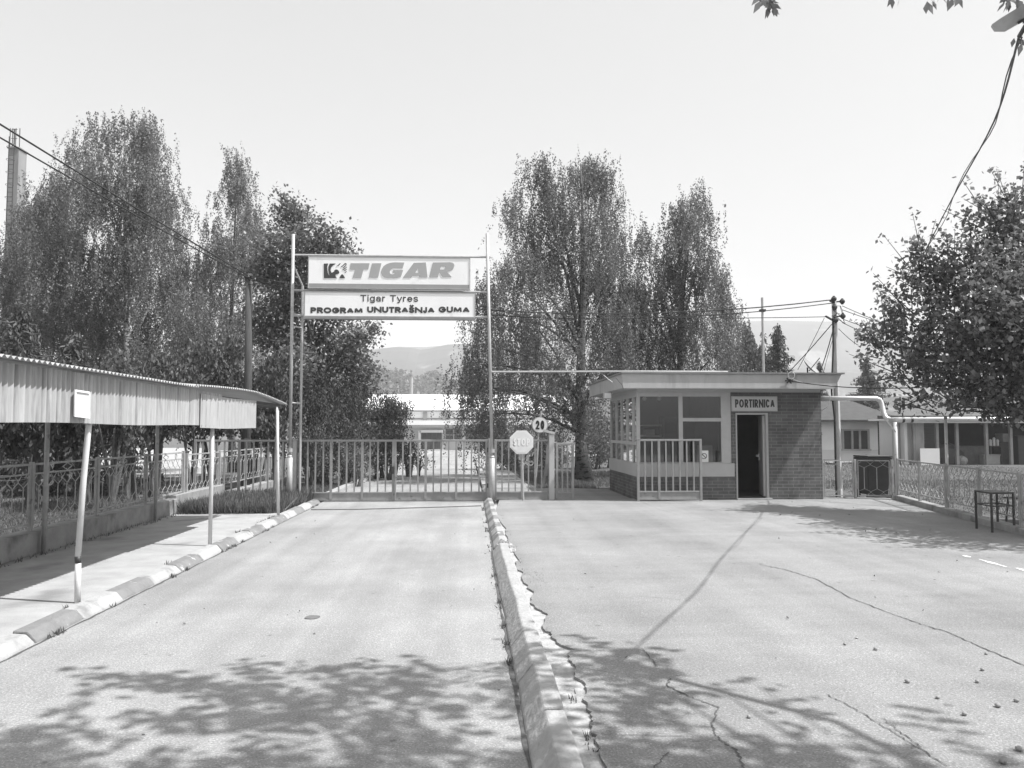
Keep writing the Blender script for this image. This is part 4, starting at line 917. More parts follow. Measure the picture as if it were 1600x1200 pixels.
MB().box(BX0+th, BX1-th, BY+th, BB-th, ZF-.04, ZF+.06).build('floor', M['insidedark'], gh)
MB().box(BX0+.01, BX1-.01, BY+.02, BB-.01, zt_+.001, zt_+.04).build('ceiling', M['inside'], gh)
ln = MB().box(4.56, BX1-th-.012, BB-th-.012, BB-th-.002, ZF+.06, zt_).box(BX0+th+.002, BX0+th+.012, BY+th, BB-th-.02, ZF+.06, zs0-.01).box(BX0+th+.02, xw, BY+th+.002, BY+th+.012, ZF+.06, zs0-.01).box(BX0+th+.02, 5.2, BB-th-.012, BB-th-.002, ZF+.06, zs0-.01); ln.build('dark_lining', M['inside'], gh)  # dark sheets added over the inner walls, room shade put into their colour
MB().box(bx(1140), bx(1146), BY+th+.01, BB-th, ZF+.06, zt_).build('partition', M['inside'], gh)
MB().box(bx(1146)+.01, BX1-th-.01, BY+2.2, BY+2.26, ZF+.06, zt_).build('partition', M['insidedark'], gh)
# roof slab with fascia, splayed right end
RY = 17.45; rx0 = xat(973, RY); ztop = zat(584, RY, 1100); zbot = zat(606.5, RY, 1100); rb_ = 22.3
rxr_b = xat(1306, RY); rxr_t = xat(1317, RY)
MB().prism([[(rx0, zbot), (rxr_b, zbot), (rxr_t, ztop), (rx0, ztop)]], lambda a, b, d: (a, d, b), RY, rb_).build('roof', M['fascia'], gh, bevel=.008)
MB().box(rx0-.03, rxr_t+.06, RY-.035, rb_+.04, ztop+.001, ztop+.035).build('roof_edge', M['roofd'], gh)
MB().box(rx0+.02, rxr_b-.02, RY-.012, RY-.001, zbot-.006, zbot+.03).build('drip_edge', M['fascia'], gh)
# front windows
def window(parts, panes, yf, name='window', side=False):
    f = MB()
    for x0, x1, z0, z1 in parts:
        if side: f.box(yf[0], yf[1], x0, x1, z0, z1)
        else: f.box(x0, x1, yf[0], yf[1], z0, z1)
    fr = f.build(name, M['frame'], gh, bevel=.004)
    for x0, x1, z0, z1 in panes:
        g = MB(); m = (yf[0]+yf[1])/2
        if side: g.quad((m, x0, z0), (m, x1, z0), (m, x1, z1), (m, x0, z1))
        else: g.quad((x0, m, z0), (x1, m, z0), (x1, m, z1), (x0, m, z1))
        g.build('pane', M['glass'], fr)
Z0, Z1 = zs1+.001, bz_(613)
a0, a1, a2, a3, a4, a5 = BX0, bx(1000.5), bx(1061), bx(1067.5), bx(1127.5), xw-.002
zh = bz_(619.5); zl = bz_(722.5); tr1, tr0 = bz_(653), bz_(658.5)
window([(a0, a1, Z0, Z1), (a1, a2, zh, Z1), (a1, a2, Z0, zl)], [(a1, a2, zl, zh)], (BY+.02, BY+.10), 'window')
window([(a2+.001, a3, Z0, Z1), (a4, a5, Z0, Z1), (a3, a4, zh, Z1), (a3, a4, Z0, zl), (a3, a4, tr0, tr1)], [(a3, a4, tr1, zh), (a3, a4, zl, tr0)], (BY+.02, BY+.10), 'window')
# side windows
yy = [BY+.101, BY+.62, BY+1.33, BY+2.05, BY+2.75, BB-.05]
pr = []; pn = []
zt2, zm2 = zh, bz_(693)
for q in yy[1:]: pr.append((q-.03, q+.03, Z0, zt2))
pr += [(yy[0], yy[-1]+.03, zt2+.001, Z1)]
for p_, q in zip(yy[:-1], yy[1:]):
    pr.append((p_+.031, q-.031, zm2-.035, zm2+.035)); pn.append((p_, q, zm2, zt2)); pn.append((p_, q, Z0, zm2))
window(pr, pn, (BX0+.02, BX0+.08), 'window', True)
window([(BX0+.1, 4.54, Z0, Z0+.05), (BX0+.1, 4.54, Z1-.05, Z1-.001)], [(BX0+.1, 4.54, Z0, Z1)], (BB-.12, BB-.05), 'window')
# door
f = MB().box(dl, dl+.04, BY+.02, BY+.12, ZF, dz-.041).box(dr-.05, dr, BY+.02, BY+.12, ZF, dz-.041).box(dl, dr, BY+.02, BY+.12, dz-.04, dz-.001); f.build('door_frame', M['frame'], gh)
MB().box(dl-.02, dr+.02, BY-.12, BY-.002, -.0, ZF+.045).build('doorstep', M['concrete'], gh)
dang = R(77); dd = Vector((math.cos(dang), math.sin(dang), 0)); h0 = Vector((dr-.07, BY+.13, 0))
do = MB().bar(h0+Vector((0,0,(ZF+.07+dz-.06)/2)), h0+dd*.78+Vector((0,0,(ZF+.07+dz-.06)/2)), .045, dz-.06-ZF-.07).build('door', M['plaster'], gh)
MB().box(h0.x-.085, h0.x-.03, BY+.30, BY+.42, .98, 1.03).box(h0.x-.05, h0.x-.03, BY+.30, BY+.36, .90, 1.08).build('handle', M['galv'], do)
# floodlight under the roof
c = onY(949, 617, 19.2); fl = thing('floodlight', c, 'small pale floodlight under the left end of the gatehouse roof', 'lamp')
MB().box(c.x-.10, c.x+.10, c.y-.06, c.y+.06, c.z-.10, c.z+.06).build('housing', M['galv'], fl, bevel=.02)
MB().bar((c.x+.02, c.y, c.z+.05), (c.x+.24, c.y-.02, zbot-.0), .03, .02).build('bracket', M['galv'], fl); MB().box(c.x-.08, c.x+.08, c.y-.068, c.y-.061, c.z-.08, c.z+.04).build('lens', M['white'], fl)
# name plate over the door
pa = onY(1143.5, 621, BY); pb = onY(1212.5, 641, BY); np_ = thing('name_plate', ((pa.x+pb.x)/2, BY-.03, pb.z), 'framed plate reading PORTIRNICA above the open door', 'sign')
MB().box(pa.x, pb.x, BY-.035, BY-.003, pb.z, pa.z).build('panel', mat('plate_face', .50, .55, 5, .5), np_)
f = MB().box(pa.x-.02, pb.x+.02, BY-.045, BY-.003, pa.z+.001, pa.z+.025).box(pa.x-.02, pb.x+.02, BY-.045, BY-.003, pb.z-.025, pb.z-.001).box(pa.x-.02, pa.x-.001, BY-.045, BY-.003, pb.z, pa.z).box(pb.x+.001, pb.x+.02, BY-.045, BY-.003, pb.z, pa.z); f.build('frame', M['frame'], np_)
q0 = onY(1147.5, 624, BY); q1 = onY(1209.5, 637, BY); text_mesh('PORTIRNICA', 'lettering', M['signdark'], np_, q0.x, q1.x, q1.z, q0.z, BY-.036, .185, .15)
# things seen in the windows
def card(name, pxs, y, m, label, cat):
    p = onY(pxs[0], pxs[1], y); q = onY(pxs[2], pxs[3], y); t = thing(name, ((p.x+q.x)/2, y, q.z), label, cat); MB().box(p.x, q.x, y, y+.008, q.z, p.z).build('sheet', m, t); return t, p, q
card('notice', (1090, 696, 1113.5, 722), BY+.105, mat('card_grey', .34, .38, 5, .6), 'grey card behind the glass, partly covered by the white notice', 'notice')
nt_, p, q = card('notice', (1093, 704, 1107, 722), BY+.045, M['white'], 'white window notice showing a struck-out circle', 'notice')
cx, cz = (p.x+q.x)/2, p.z-.125; ring = [(cx+.068*math.cos(R(20*i)), cz+.068*math.sin(R(20*i))) for i in range(18)]; hole = [(cx+.053*math.cos(R(20*i)), cz+.053*math.sin(R(20*i))) for i in range(18)]
MB().prism([ring, hole], lambda a, b, d: (a, d, b), BY+.042, BY+.0445).prism([[(cx-.048,cz+.035),(cx-.035,cz+.048),(cx+.048,cz-.035),(cx+.035,cz-.048)]], lambda a, b, d: (a, d, b), BY+.0421, BY+.0446).build('symbol', M['signdark'], nt_)
pn_ = thing('paper', (BX0+.05, BY+.4, 1.2), 'white sheets stuck to the side window by the building corner', 'paper'); MB().box(BX0+.092, BX0+.10, BY+.14, BY+.58, 1.17, 1.52).build('sheet', M['white'], pn_); MB().box(BX0+.10, BX0+.108, BY+.20, BY+.50, .86, 1.10).build('sheet', M['white'], pn_)
dk = thing('desk', (5.0, BY+1.1, .08), 'plain desk standing inside behind the gatehouse window', 'desk')
MB().box(4.2, 5.7, BY+.7, BY+1.4, .80, .84).build('desktop', M['wood'], dk)
for x in (4.23, 5.62):
    for y in (BY+.72, BY+1.33): MB().box(x, x+.05, y, y+.05, .08, .80).build('leg', M['wood'], dk)
cb_ = thing('cupboard', (5.7, BB-.6, .08), 'tall dark cupboard against the back wall inside the gatehouse', 'cupboard')
MB().box(5.1, 6.2, BB-.75, BB-.24, .08, 1.95).build('carcass', M['wood'], cb_)
for i in range(2): MB().box(5.12+i*.54, 5.64+i*.54, BB-.775, BB-.752, .15, 1.9).build('door', M['insidedark'], cb_)
refl = thing('plank', (4.9, BB-.4, 1.5), 'pale shelf and box added inside the gatehouse for light lines reflected in its pane', 'plank')  # added pale boards stand in for the shelter's reflection in the left pane
MB().box(4.58, 5.08, BB-.6, BB-th-.02, 1.70, 1.74).box(4.58, 5.08, BB-.6, BB-th-.02, 1.42, 1.46).build('board', M['plaster'], refl); MB().box(4.66, 4.90, BB-.55, BB-.35, 1.461, 1.62).build('box', M['cardboard'], refl)
oc = thing('office_chair', (4.95, BY+1.9, .08), 'dark chair with a tall back behind the desk in the gatehouse', 'chair')
MB().box(4.7, 5.2, BY+1.65, BY+2.1, .46, .54).build('seat', M['binp'], oc, bevel=.02); MB().box(4.72, 5.18, BY+2.08, BY+2.15, .56, 1.25).build('backrest', M['binp'], oc, bevel=.03); MB().tube([(4.95, BY+1.88, .08), (4.95, BY+1.88, .46)], .03, 8).box(4.7, 5.2, BY+1.86, BY+1.9, .08, .11).box(4.93, 4.97, BY+1.65, BY+2.1, .081, .112).build('base', M['darkmetal'], oc)
bl = thing('lamp_pair', (4.6, BY+.8, zt_), 'pair of small white ceiling lamps inside the gatehouse', 'lamp')
for px in (1007, 1030): c = onY(px, 623, BY+.7); MB().tube([(c.x, c.y, c.z), (c.x, c.y, zt_)], .01, 6).blob((c.x, c.y, c.z), .05, 10, 7).build('bulb', M['white'], bl)
# roof mast, dish
p = onY(1193, 582, 20.0); t = thing('roof_mast', (p.x, 20, ztop+.03), 'thin pole mast on the gatehouse roof', 'mast')
MB().tube([(p.x, 20, ztop+.03), (p.x, 20, zat(465, 20, 1193))], .032, 8).build('pole', M['galv'], t); MB().tube([(p.x, 20, ztop+.03), (p.x, 20, ztop+.10)], [.12, .04], 8).build('foot', M['polec'], t); MB().box(p.x-.07, p.x+.07, 19.94, 20.06, zat(487,20,1193), zat(483.5,20,1193)).build('clamp', M['darkmetal'], t)
p = onY(1264, 574, 21.2); t = thing('satellite_dish', (p.x, 21.2, ztop+.03), 'small satellite dish lying low on the gatehouse roof', 'dish')
mb = MB(); ax = Vector((.55, -.45, .6)).normalized(); u = ax.cross(Vector((0,0,1))).normalized(); v = u.cross(ax)
rr = [0, .1, .2, .27, .31]
for q in rr:
    for j in range(20): a = R(18*j); mb.v.append(tuple(Vector((p.x, 21.2, p.z-.02))+u*q*math.cos(a)+v*q*math.sin(a)+ax*(q*q*.9)))
for i in range(4):
    for j in range(20): mb.f.append((i*20+j, i*20+(j+1)%20, (i+1)*20+(j+1)%20, (i+1)*20+j)); mb.mi.append(0)
mb.build('reflector', M['shedwall'], t, smooth=True); MB().tube([(p.x,21.2,p.z-.1), Vector((p.x,21.2,p.z))+ax*.38], .012, 6).build('arm', M['darkmetal'], t); MB().tube([(p.x-.02,21.25,ztop+.03),(p.x-.02,21.25,p.z)], .022, 6).build('stand', M['darkmetal'], t)

# ------------------------------------------------------------------ POLES AND WIRES
UY = 18.55; ub = Vector((xat(1309, UY), UY, -.03)); ut = zat(466, UY, 1307)
up = thing('utility_pole', ub, 'concrete utility pole with tangled fittings right of the gatehouse', 'pole')
MB().tube([ub, (ub.x-.02, UY, ut)], [.085, .058], 8).build('pole', M['polec'], up)
MB().tube([(ub.x-.11, UY-.08, -.02), (ub.x-.11, UY-.08, 1.9), (ub.x-.17, UY-.09, 2.5), (ub.x-.10, UY-.08, 3.6), (ub.x-.08, UY-.05, 4.2)], .022, 6).build('conduit', M['cable'], up)
for px, py in ((1303,467),(1316,471),(1304,480),(1317,494),(1306,500)):
    c = onY(px, py, UY-.08); MB().blob((c.x, c.y, c.z), (.07, .06, .06), 8, 6).tube([(c.x, c.y, c.z-.07), (c.x, c.y, c.z+.07)], .03, 8).bar(c, (ub.x-.02, UY, c.z), .03).build('insulator', M['darkmetal'], up)
c = onY(1290, 494, UY-.1); MB().bar(c, onY(1304, 502, UY-.02), .05, .03).bar(onY(1297,470,UY-.1), onY(1306,474,UY-.02), .04).build('bracket', M['darkmetal'], up)
for i in range(5):
    a = onY(random.uniform(1298,1304), random.uniform(472,500), UY-.07); b = onY(random.uniform(1309,1318), random.uniform(475,510), UY-.09)
    MB().tube([a, a.lerp(b,.3)+Vector((-.12+.06*i,0,.05)), a.lerp(b,.7)+Vector((.10,-.02,-.12)), b], .007, 5).build('jumper_wire', M['cable'], up)
def sag(a, b, s, n=16):
    a = Vector(a); b = Vector(b); return [a.lerp(b, i/n)-Vector((0,0,4*s*(i/n)*(1-i/n))) for i in range(n+1)]
def wire(a, b, s, r, label, m='cable', name='cable'): return tag(MB().tube(sag(a, b, s), r, 5).build(name, M[m], smooth=True), label, 'cable')
WY = 20.6; wb = Vector((xat(385, WY), WY, -.05)); wt = onY(389, 434, WY)
wpole = thing('wooden_pole', wb, 'dark wooden utility pole behind the left barred panel', 'pole')
MB().tube([wb, (wb.x+.02, WY, wt.z*.5), (wt.x, WY, wt.z)], [.115, .10, .085], 10).build('pole', M['polewood'], wpole, smooth=True); MB().tube([(wt.x, WY, wt.z), (wt.x, WY, wt.z+.10)], [.12, .09], 8).build('cap', M['darkmetal'], wpole)
MB().tube([(wb.x, WY-.03, 1.05), (wb.x, WY-.03, 1.4)], .13, 8).build('footing', M['darkmetal'], wpole)
pend = Vector((wt.x, WY-.08, wt.z+.04)); q1 = onY(0, 189, 12.5); q2 = onY(0, 206, 12.5)
wire(q1+(q1-pend)*.9, pend, .05, .016, 'upper thick black overhead cable coming down from the left edge'); wire(q2+(q2-pend)*.9, pend-Vector((0,0,.06)), .06, .014, 'lower thick black overhead cable coming down from the left edge')
ph = Vector((ub.x-.06, UY-.09, zat(469,UY,1300)))
wire(pend, ph, .62, .014, 'black cable from the wooden pole behind the signs to the utility pole top'); wire(pend-Vector((0,0,.1)), ph-Vector((0,0,.08)), .66, .011, 'thinner black cable just under the one between the two poles')
pc = onY(1290, 495, UY-.1); wire(pend-Vector((0,0,.22)), pc, .30, .009, 'thin dark wire below the paired cables crossing the weeping birches')
sp_ = MB(); 
m0 = ph.lerp(pend, .13)-Vector((0,0,.29)); 
for k, (pa_, pb_) in enumerate((((1316,478),(1700,600)), ((1316,484),(1700,575)), ((1318,499),(1700,590)), ((1316,504),(1700,640)))):
    wire(onY(*pa_, UY-.05), onY(*pb_, 14.0), .15, .008, ['topmost','second','third','lowest'][k]+' of the four thin wires running right from the utility pole')
wire(onY(1288,497,UY-.1), onY(1246,553,19.6)-Vector((0,0,.4)), .02, .007, 'thin stay wire from the utility pole to the roof, leftmost'); wire(onY(1300,506,UY-.1), onY(1222,592,19.0)-Vector((0,0,.0)), .03, .011, 'thick slanting cable from the utility pole down to the gatehouse roof')
wire(onY(1303,510,UY-.1), onY(1281,580,19.6)-Vector((0,0,.02)), .06, .012, 'cable hanging steeply from the utility pole beside the dish'); wire(onY(1305,520,UY-.1), onY(1287,581,19.6), -.05, .006, 'thin loose wire hanging just left of the utility pole')
hk = onY(1233, 595, RY-.05); wire(hk, onY(1640, 580, 12.5), .22, .010, 'black cable from the roof fascia hook running right past the leafy tree')
t = thing('cable_hook', hk, 'dark star shaped cable anchor with a pale loop on the gatehouse fascia', 'hook')
MB().bar(hk+Vector((-.09,0,.0)), hk+Vector((.08,0,.0)), .025).bar(hk+Vector((-.05,0,.06)), hk+Vector((.05,0,-.06)), .025).bar(hk+Vector((-.05,0,-.05)), hk+Vector((.05,0,.06)), .025).bar(hk, hk+Vector((0,.06,0)), .03).build('anchor', M['cable'], t)
MB().tube([hk+Vector((.05+.075*math.cos(R(30*i)), -.01, .12+.08*math.sin(R(30*i)))) for i in range(13)], .008, 5).build('loop', M['cablew'], t)
wire(hk+Vector((.05,0,.05)), onY(1300,602,RY-.04), .06, .005, 'thin pale wire sagging along the gatehouse fascia', 'cablew')
tag(MB().tube([onY(1283,604,18.1), onY(1294,612,18.1), onY(1297,622,18.1), onY(1293,636,18.1), onY(1283,642,18.1)], .008, 5).build('cable', M['cablew'], smooth=True), 'pale loop of wire hanging beside the gatehouse corner', 'cable')
w2 = [(962,590),(967,596),(972,601),(974,608)]; tag(MB().tube([onY(a_, b_, RY-.02) for a_, b_ in w2], .006, 5).build('cable', M['cable']), 'short black wire over the left corner of the fascia', 'cable')
tag(MB().tube([onY(943,586,RY-.03), onY(950,592,RY-.03), onY(957,597,RY-.03)], .007, 5).build('cable', M['cablew']), 'short pale cable end dangling at the left end of the fascia', 'cable')
# lamp over the right corner and its cable
lh = onY(1592, 58, 4.9)
lamp = thing('street_lamp', (5.6, 2.0, 0), 'old street lamp whose head pokes into the top right corner', 'street lamp')
MB().tube([(5.6, 2.0, -.02), (5.6, 2.0, 5.6)], .07, 10).build('pole', M['galv'], lamp); MB().tube([(5.6,2.0,5.5), (5.2,3.4,5.4), onY(1655,-24,4.63)], .03, 8).build('arm', M['galv'], lamp)
A = onY(1549, 40, 4.85); B = onY(1668, -32, 4.6); ax = (B-A); L_ = ax.length; ax.normalize(); sd = Vector((0,1,0)); sd = (sd-ax*sd.dot(ax)).normalized(); un = ax.cross(sd)
if un.z > 0: un = -un
mb = MB(); prof = [(-.085,0),(.085,0),(.075,.035),(.04,.075),(-.04,.075),(-.075,.035)]
n = 0
for s_, k in ((0,.55),(.05,1.),(L_,1.15)):
    for a_, b_ in prof: mb.v.append(tuple(A+ax*s_+sd*a_*k+un*b_*k))
for i in range(2):
    for j in range(6): mb.f.append((i*6+j, i*6+(j+1)%6, (i+1)*6+(j+1)%6, (i+1)*6+j)); mb.mi.append(0)
mb.f.append((5,4,3,2,1,0)); mb.f.append(tuple(12+j for j in range(6))); mb.mi += [0,0]
hd = mb.build('lamp_head', M['fascia'], lamp)
MB().bar(A+ax*.16+un*.085, A+ax*.16+un*.085+sd*.05, .012).bar(A+ax*.12+un*.08-sd*.05, A+ax*.24+un*.08-sd*.03, .014).bar(A+ax*.2+un*.08, lh, .02).build('clip', M['darkmetal'], hd)
MB().blob(A+ax*.33+un*.07, (.06,.05,.03), 10, 6).build('lens', M['darkmetal'], hd)
pts = [lh, onY(1553,190,7.0), onY(1488,310,9.6), onY(1436,410,12.2), onY(1398,478,14.6), onY(1365,528,16.6), onY(1345,540,17.5), onY(1328,530,18.1), Vector((ub.x+.05, UY-.06, zat(512,UY)))]
def smoothpts(p, n=4):
    o = []
    for i in range(len(p)-1):
        a = p[max(i-1,0)]; b = p[i]; c = p[i+1]; d = p[min(i+2,len(p)-1)]
        for k in range(n):
            t = k/n; o.append(.5*((2*b)+(c-a)*t+(2*a-5*b+4*c-d)*t*t+(3*b-a-3*c+d)*t*t*t))
    return o+[p[-1]]
sp_ = smoothpts(pts, 6); mb = MB(); mb.tube(sp_, .008, 6)
tw = [q+Vector((.022*math.cos(i*.9), .0, .022*math.sin(i*.9)-(.05 if 12 < i < 22 else 0))) for i, q in enumerate(sp_[:34])]; mb.tube(tw, .005, 5)
tag(mb.build('cable', M['wood'], smooth=True), 'twisted dark cable hanging from the lamp head down to the utility pole', 'cable')

# heating pipe ---------------------------------------------------------
hp = thing('heating_pipe', (8.1, 18.3, 2.2), 'shiny white jacketed pipe on posts running right from the gatehouse', 'pipe')
z1_ = zat(622.5, 18.3, 1330); e1 = xat(1378, 18.3); z2_ = zat(656, 17.75, 1400)
MB().tube([(BX1, 18.3, z1_), (e1-.12, 18.3, z1_), (e1-.03, 18.3, z1_-.035), (e1, 18.29, z1_-.12), (e1, 18.2, z2_+.16), (e1+.02, 18.14, z2_+.05), (e1+.10, 18.05, z2_)], .056, 14).build('pipe_run', M['pipewhite'], hp, smooth=True)
P0 = Vector((e1+.10, 18.05, z2_)); P1 = Vector((FA.x+.1, FA.y+.1, z2_)); P2 = Vector((17.5, 18.6, z2_+.06))
MB().tube([P0, P1, P1.lerp(P2, .5), P2], .065, 14).build('pipe_run', M['pipewhite'], hp, smooth=True)
for q in (.012, .04): c = P1.lerp(P2, q); MB().tube([c-(P2-P1).normalized()*.03, c+(P2-P1).normalized()*.03], .069, 14).build('band', M['darkmetal'], hp)
MB().tube([(BX1-.01,18.3,z1_),(BX1+.03,18.3,z1_)], .08, 14).build('flange', M['pipewhite'], hp)
for c in (FA+Vector((.02,.1,0)), Vector((13.2,18.2,0)), Vector((17.0,18.55,0))): MB().tube([(c.x, c.y, -.03), (c.x, c.y, z2_-.05)], .04, 10).build('support_post', M['post'], hp, smooth=True)
MB().bar((FA.x-.18, FA.y+.1, z2_-.02), (FA.x, FA.y+.05, z2_-.28), .03).build('brace', M['post'], hp)

c = FA+FD*2.95+Vector((.05,.03,0)); tag(MB().tube([(c.x, c.y, .0), (c.x, c.y, 1.82)], .028, 10).build('tall_post', M['post'], smooth=True), 'tall thin white post standing in the middle of the right ornamental fence', 'post')
# bins, table, bench --------------------------------------------------
wx, wy = xat(1362, 18.75), 18.75
wbn = thing('wheelie_bin', (wx, wy, -.02), 'black wheeled rubbish bin behind the short fence', 'bin')
mb = MB(); n = 0
for z, hx, hy in ((.08, .24, .25), (.95, .29, .33)):
    for a_, b_ in ((-1,-1),(1,-1),(1,1),(-1,1)): mb.v.append((wx+a_*hx, wy+b_*hy, z))
for q in ((0,3,2,1),(4,5,6,7),(0,1,5,4),(1,2,6,5),(2,3,7,6),(3,0,4,7)): mb.f.append(q); mb.mi.append(0)
mb.build('body', M['binp'], wbn, bevel=.02)
MB().box(wx-.31, wx+.31, wy-.36, wy+.36, .952, 1.0).build('lid', M['binp'], wbn, bevel=.02); MB().box(wx-.3, wx+.3, wy-.345, wy+.345, .90, .945).build('rim', M['binp'], wbn)
for s_ in (-1, 1): MB().tube([(wx+s_*.26-.03, wy+.24, .09), (wx+s_*.26+.03, wy+.24, .09)], .1, 14).build('wheel', M['binp'], wbn)
MB().tube([(wx-.2, wy+.37, .93), (wx-.2, wy+.42, .93), (wx+.2, wy+.42, .93), (wx+.2, wy+.37, .93)], .015, 6).build('handle', M['binp'], wbn)
MB().box(wx-.33, wx+.22, wy-.42, wy-.30, -.02, .08).build('foot', M['binp'], wbn)
lx, ly = xat(1394, 18.15), 18.15
lb_ = thing('litter_bin', (lx, ly, -.03), 'small dark litter bin on a thin post by the corner pillar', 'bin'); MB().tube([(lx, ly, -.03), (lx, ly, .38)], .02, 8).build('post', M['darkmetal'], lb_)
MB().tube([(lx, ly, .34), (lx, ly, .60)], [.055, .065], 10).build('bucket', mat('litter_grey', .10, .14, 8, .6), lb_)
q = [G(1526,826,.03), G(1552,831,.03), G(1584,831,.03)]; c0 = G(1526,826,.03); c1 = G(1550.5,832,.03); c2 = G(1585,831,.03); c3 = Vector((c0.x+c2.x-c1.x, c0.y+c2.y-c1.y, .03))
tb = thing('metal_table', ((c0.x+c2.x)/2, (c0.y+c2.y)/2, .03), 'small dark metal table with thin legs in the tree shade', 'table')
H = zat(770, c1.y, 1550); cc = [c0, c1, c2, c3]
def ins(p, k): m = sum(cc, Vector())/4; return m+(p-m)*k
MB().prism([[(ins(p,1.06).x, ins(p,1.06).y) for p in cc]], lambda a, b, d: (a, b, d), H-.02, H+.005).build('tabletop', M['darkmetal'], tb)
for p in cc: MB().box(p.x-.013, p.x+.013, p.y-.013, p.y+.013, .03, H-.021).build('leg', M['darkmetal'], tb)
for a_, b_ in ((0,1),(1,2),(2,3),(3,0)): MB().bar(cc[a_]+Vector((0,0,.40)), cc[b_]+Vector((0,0,.40)), .018).build('stretcher', M['darkmetal'], tb)
bx0, by0 = xat(1582, 13.1), 13.1
be = thing('bench', (bx0+.6, by0, .03), 'low dark metal bench frame beside the table, cut by the right edge', 'bench')
for dx in (0, 1.3):
    for dy in (-.2, .2): MB().bar((bx0+dx-.03, by0+dy, .03), (bx0+dx+.02, by0+dy, .44), .024).build('leg', M['darkmetal'], be)
for dy in (-.2, -.06, .08, .2): MB().box(bx0-.06, bx0+1.4, by0+dy-.022, by0+dy+.022, .44, .462).build('slat', M['wood'], be)

# ------------------------------------------------------------------ LOW HOUSE AND OPEN SHED (right background)
HY = 46.; hz = zg(HY)-.05; he = zat(657, HY, 1340)
hx0, hx1 = xat(1180, HY), xat(1399, HY)
ho = thing('low_house', ((hx0+hx1)/2, HY, hz), 'low white plastered house with a grey hipped roof beyond the lawn', 'house')
MB().box(hx0, hx1, HY, HY+8, hz, he).build('wall', M['housewall'], ho)
MB().box(hx0-.01, hx1+.01, HY-.02, HY-.001, hz, hz+.75).build('plinth', mat('house_plinth', .5, .56, 1), ho)
rz = zat(627, HY+4, 1330); o_ = .45
mb = MB(); rid0, rid1 = Vector((hx0+4, HY+4, rz)), Vector((xat(1333, HY+4), HY+4, rz))
e = [Vector((hx0-o_, HY-o_, he)), Vector((hx1+o_, HY-o_, he)), Vector((hx1+o_, HY+8+o_, he)), Vector((hx0-o_, HY+8+o_, he))]
mb.quad(e[0], e[1], rid1, rid0).quad(e[1], e[2], rid1).quad(e[2], e[3], rid0, rid1).quad(e[3], e[0], rid0); mb.quad(*[p-Vector((0,0,.01)) for p in e[::-1]]); mb.build('roof', M['houseroof'], ho, fixn=False)
MB().box(hx0-o_, hx1+o_, HY-o_-.08, HY-o_-.001, he-.09, he+.03).build('gutter', M['darkmetal'], ho)
f = MB(); wx0, wx1, wz0, wz1 = xat(1316, HY), xat(1356, HY), zat(702, HY), zat(673, HY)
for x in (wx0, wx0+(wx1-wx0)*.36, wx0+(wx1-wx0)*.66, wx1): f.box(x-.06, x+.06, HY-.09, HY-.002, wz0, wz1)
f.box(wx0-.06, wx1+.06, HY-.085, HY-.002, wz1+.001, wz1+.1).box(wx0-.1, wx1+.12, HY-.14, HY-.002, wz0-.1, wz0-.001); wf = f.build('window', M['shedwall'], ho); MB().box(wx0, wx1, HY-.03, HY-.003, wz0, wz1).build('pane', M['darkglass'], wf)
gp_ = MB().quad((xat(1284,44), 44, zg(44)+.02), (xat(1420,43), 43, zg(43)+.02), (xat(1420,45.9), 45.9, zg(45.9)+.02), (xat(1284,45.9), 45.9, zg(45.9)+.02)); struct(gp_.build('path', M['concrete']))
DY = 41.; dz_ = zg(DY)-.05
def dx(px, y=DY): return xat(px, y)
sd_ = thing('open_shed', (dx(1500), DY+2, dz_), 'long open fronted shed full of clutter behind the right fence', 'shed')
sx0, sx1 = dx(1413), dx(1720); stz = zat(657, DY, 1500)
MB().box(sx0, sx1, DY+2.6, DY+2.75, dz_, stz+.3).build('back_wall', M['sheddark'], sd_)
MB().box(sx0, sx0+.15, DY, DY+2.6, dz_, stz).build('side_wall', M['housewall'], sd_)
MB().box(sx0-.35, sx0-.05, DY+.4, DY+.6, dz_, stz-.002).build('front_wall', M['fascia'], sd_)
MB().box(sx0+.151, dx(1447), DY+.2, DY+.32, dz_, stz).build('front_wall', M['fascia'], sd_)
MB().box(dx(1448), dx(1495), DY+2.0, DY+2.1, dz_, stz).build('slatted_wall', mat('slats', .12, .24, 14, .7, stretch=(.05, 1, 4)), sd_)
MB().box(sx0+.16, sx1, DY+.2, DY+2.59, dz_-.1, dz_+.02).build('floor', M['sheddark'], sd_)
MB().box(sx0-.4, sx1, DY-.5, DY+3, stz, stz+.10).build('roof', M['factoryroof'], sd_); MB().box(sx0-.4, sx1, DY-.55, DY-.501, stz-.14, stz+.08).build('fascia', M['shedwall'], sd_)
for px in (1427, 1463, 1494, 1540, 1578, 1640): MB().box(dx(px)-.07, dx(px)+.07, DY-.1, DY+.05, dz_, stz-.001).build('post', M['shedwall'], sd_)
tag(MB().quad((dx(1388,40), 40, 2.7), (dx(1500,40), 40, 2.7), (dx(1515,44), 44, 3.3), (dx(1400,44), 44, 3.3)).build('sheet_roof', M['factoryroof']), 'pale sheet roof between the low house and the open shed', 'roof') if False else None
bo = tag(MB().box(dx(1431), dx(1461), DY-.35, DY-.3, dz_, zat(701,DY)).build('board', M['housewall']), 'pale board leaning against the posts at the left end of the shed', 'board')
def crate(px, w2, y, z0, h, m, label, n='crate'):
    x = xat(px, y); t = thing(n, (x, y, z0), label, n); MB().box(x-w2, x+w2, y-.3, y+.3, z0, z0+h).build('box', M[m], t, bevel=.02)
    MB().box(x-w2-.02, x+w2+.02, y-.32, y+.32, z0+h+.001, z0+h+.05).build('lid', M[m], t)
crate(1513, .75, DY+1, dz_, .95, 'wood', 'long dark chest under the shed roof, left of the other clutter', 'chest')
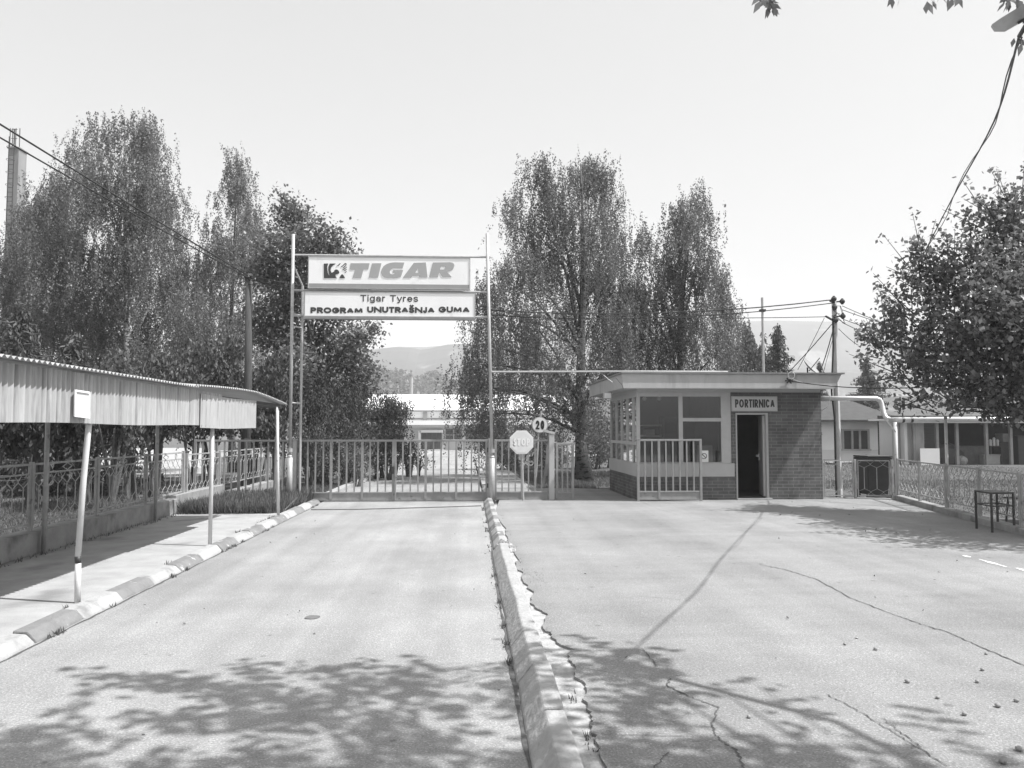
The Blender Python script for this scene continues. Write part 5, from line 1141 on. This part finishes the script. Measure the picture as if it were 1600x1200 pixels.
crate(1543, .45, DY+.6, dz_, .5, 'cardboard', 'pale low carton on the shed floor in the middle', 'carton')
crate(1566, .35, DY+1.2, dz_, 1.15, 'wood', 'tall dark crate standing in the middle of the shed', 'crate')
crate(1567, .22, DY+1.2, dz_+1.21, .4, 'cardboard', 'small pale carton on top of the tall dark crate', 'carton')
crate(1598, .5, DY+.4, dz_, 1.5, 'binp', 'dark cabinet near the right edge of the shed', 'cabinet')
x = xat(1478, DY+1); t = thing('tarpaulin_heap', (x, DY+1, dz_), 'dark rumpled heap under tarpaulin at the left of the shed', 'heap'); MB().blob((x, DY+1, dz_+.35), (1.0, .5, .75), 12, 8, 0, .18).build('cover', M['binp'], t); MB().blob((x+.5, DY+.5, dz_+.2), (.3, .25, .28), 9, 6, 0, .1).build('sack', M['cardboard'], t)
x = xat(1553, DY+.9); t = thing('bottle_rack', (x, DY+.9, dz_), 'small stand with jars among the clutter in the shed', 'stand'); MB().box(x-.35, x+.35, DY+.7, DY+1.1, dz_+.95, dz_+1.0).build('plank', M['wood'], t)
for s_ in (-.3, .3): MB().box(x+s_-.03, x+s_+.03, DY+.75, DY+1.05, dz_, dz_+.949).build('leg', M['wood'], t)
for k in range(3): MB().tube([(x-.22+.2*k, DY+.9, dz_+1.0), (x-.22+.2*k, DY+.9, dz_+1.3+.1*(k%2)), (x-.22+.2*k, DY+.9, dz_+1.36+.1*(k%2))], [.07,.07,.03], 8).build('jar', M['whitepaint'], t)

# ------------------------------------------------------------------ HAZE
hm = bpy.data.materials.new('haze'); hm.use_nodes = True; n = hm.node_tree.nodes; n.remove(n['Principled BSDF'])
pv_ = n.new('ShaderNodeVolumePrincipled'); pv_.inputs['Color'].default_value = (.97,)*3+(1,); pv_.inputs['Density'].default_value = HAZE; pv_.inputs['Anisotropy'].default_value = .0
hm.node_tree.links.new(pv_.outputs[0], n['Material Output'].inputs['Volume'])
hz_ = MB().box(-3100, 3100, -310, 3600, -12, 205).build('haze', hm); hz_['kind'] = 'stuff'; hz_['label'] = 'thin pale summer haze over the valley'
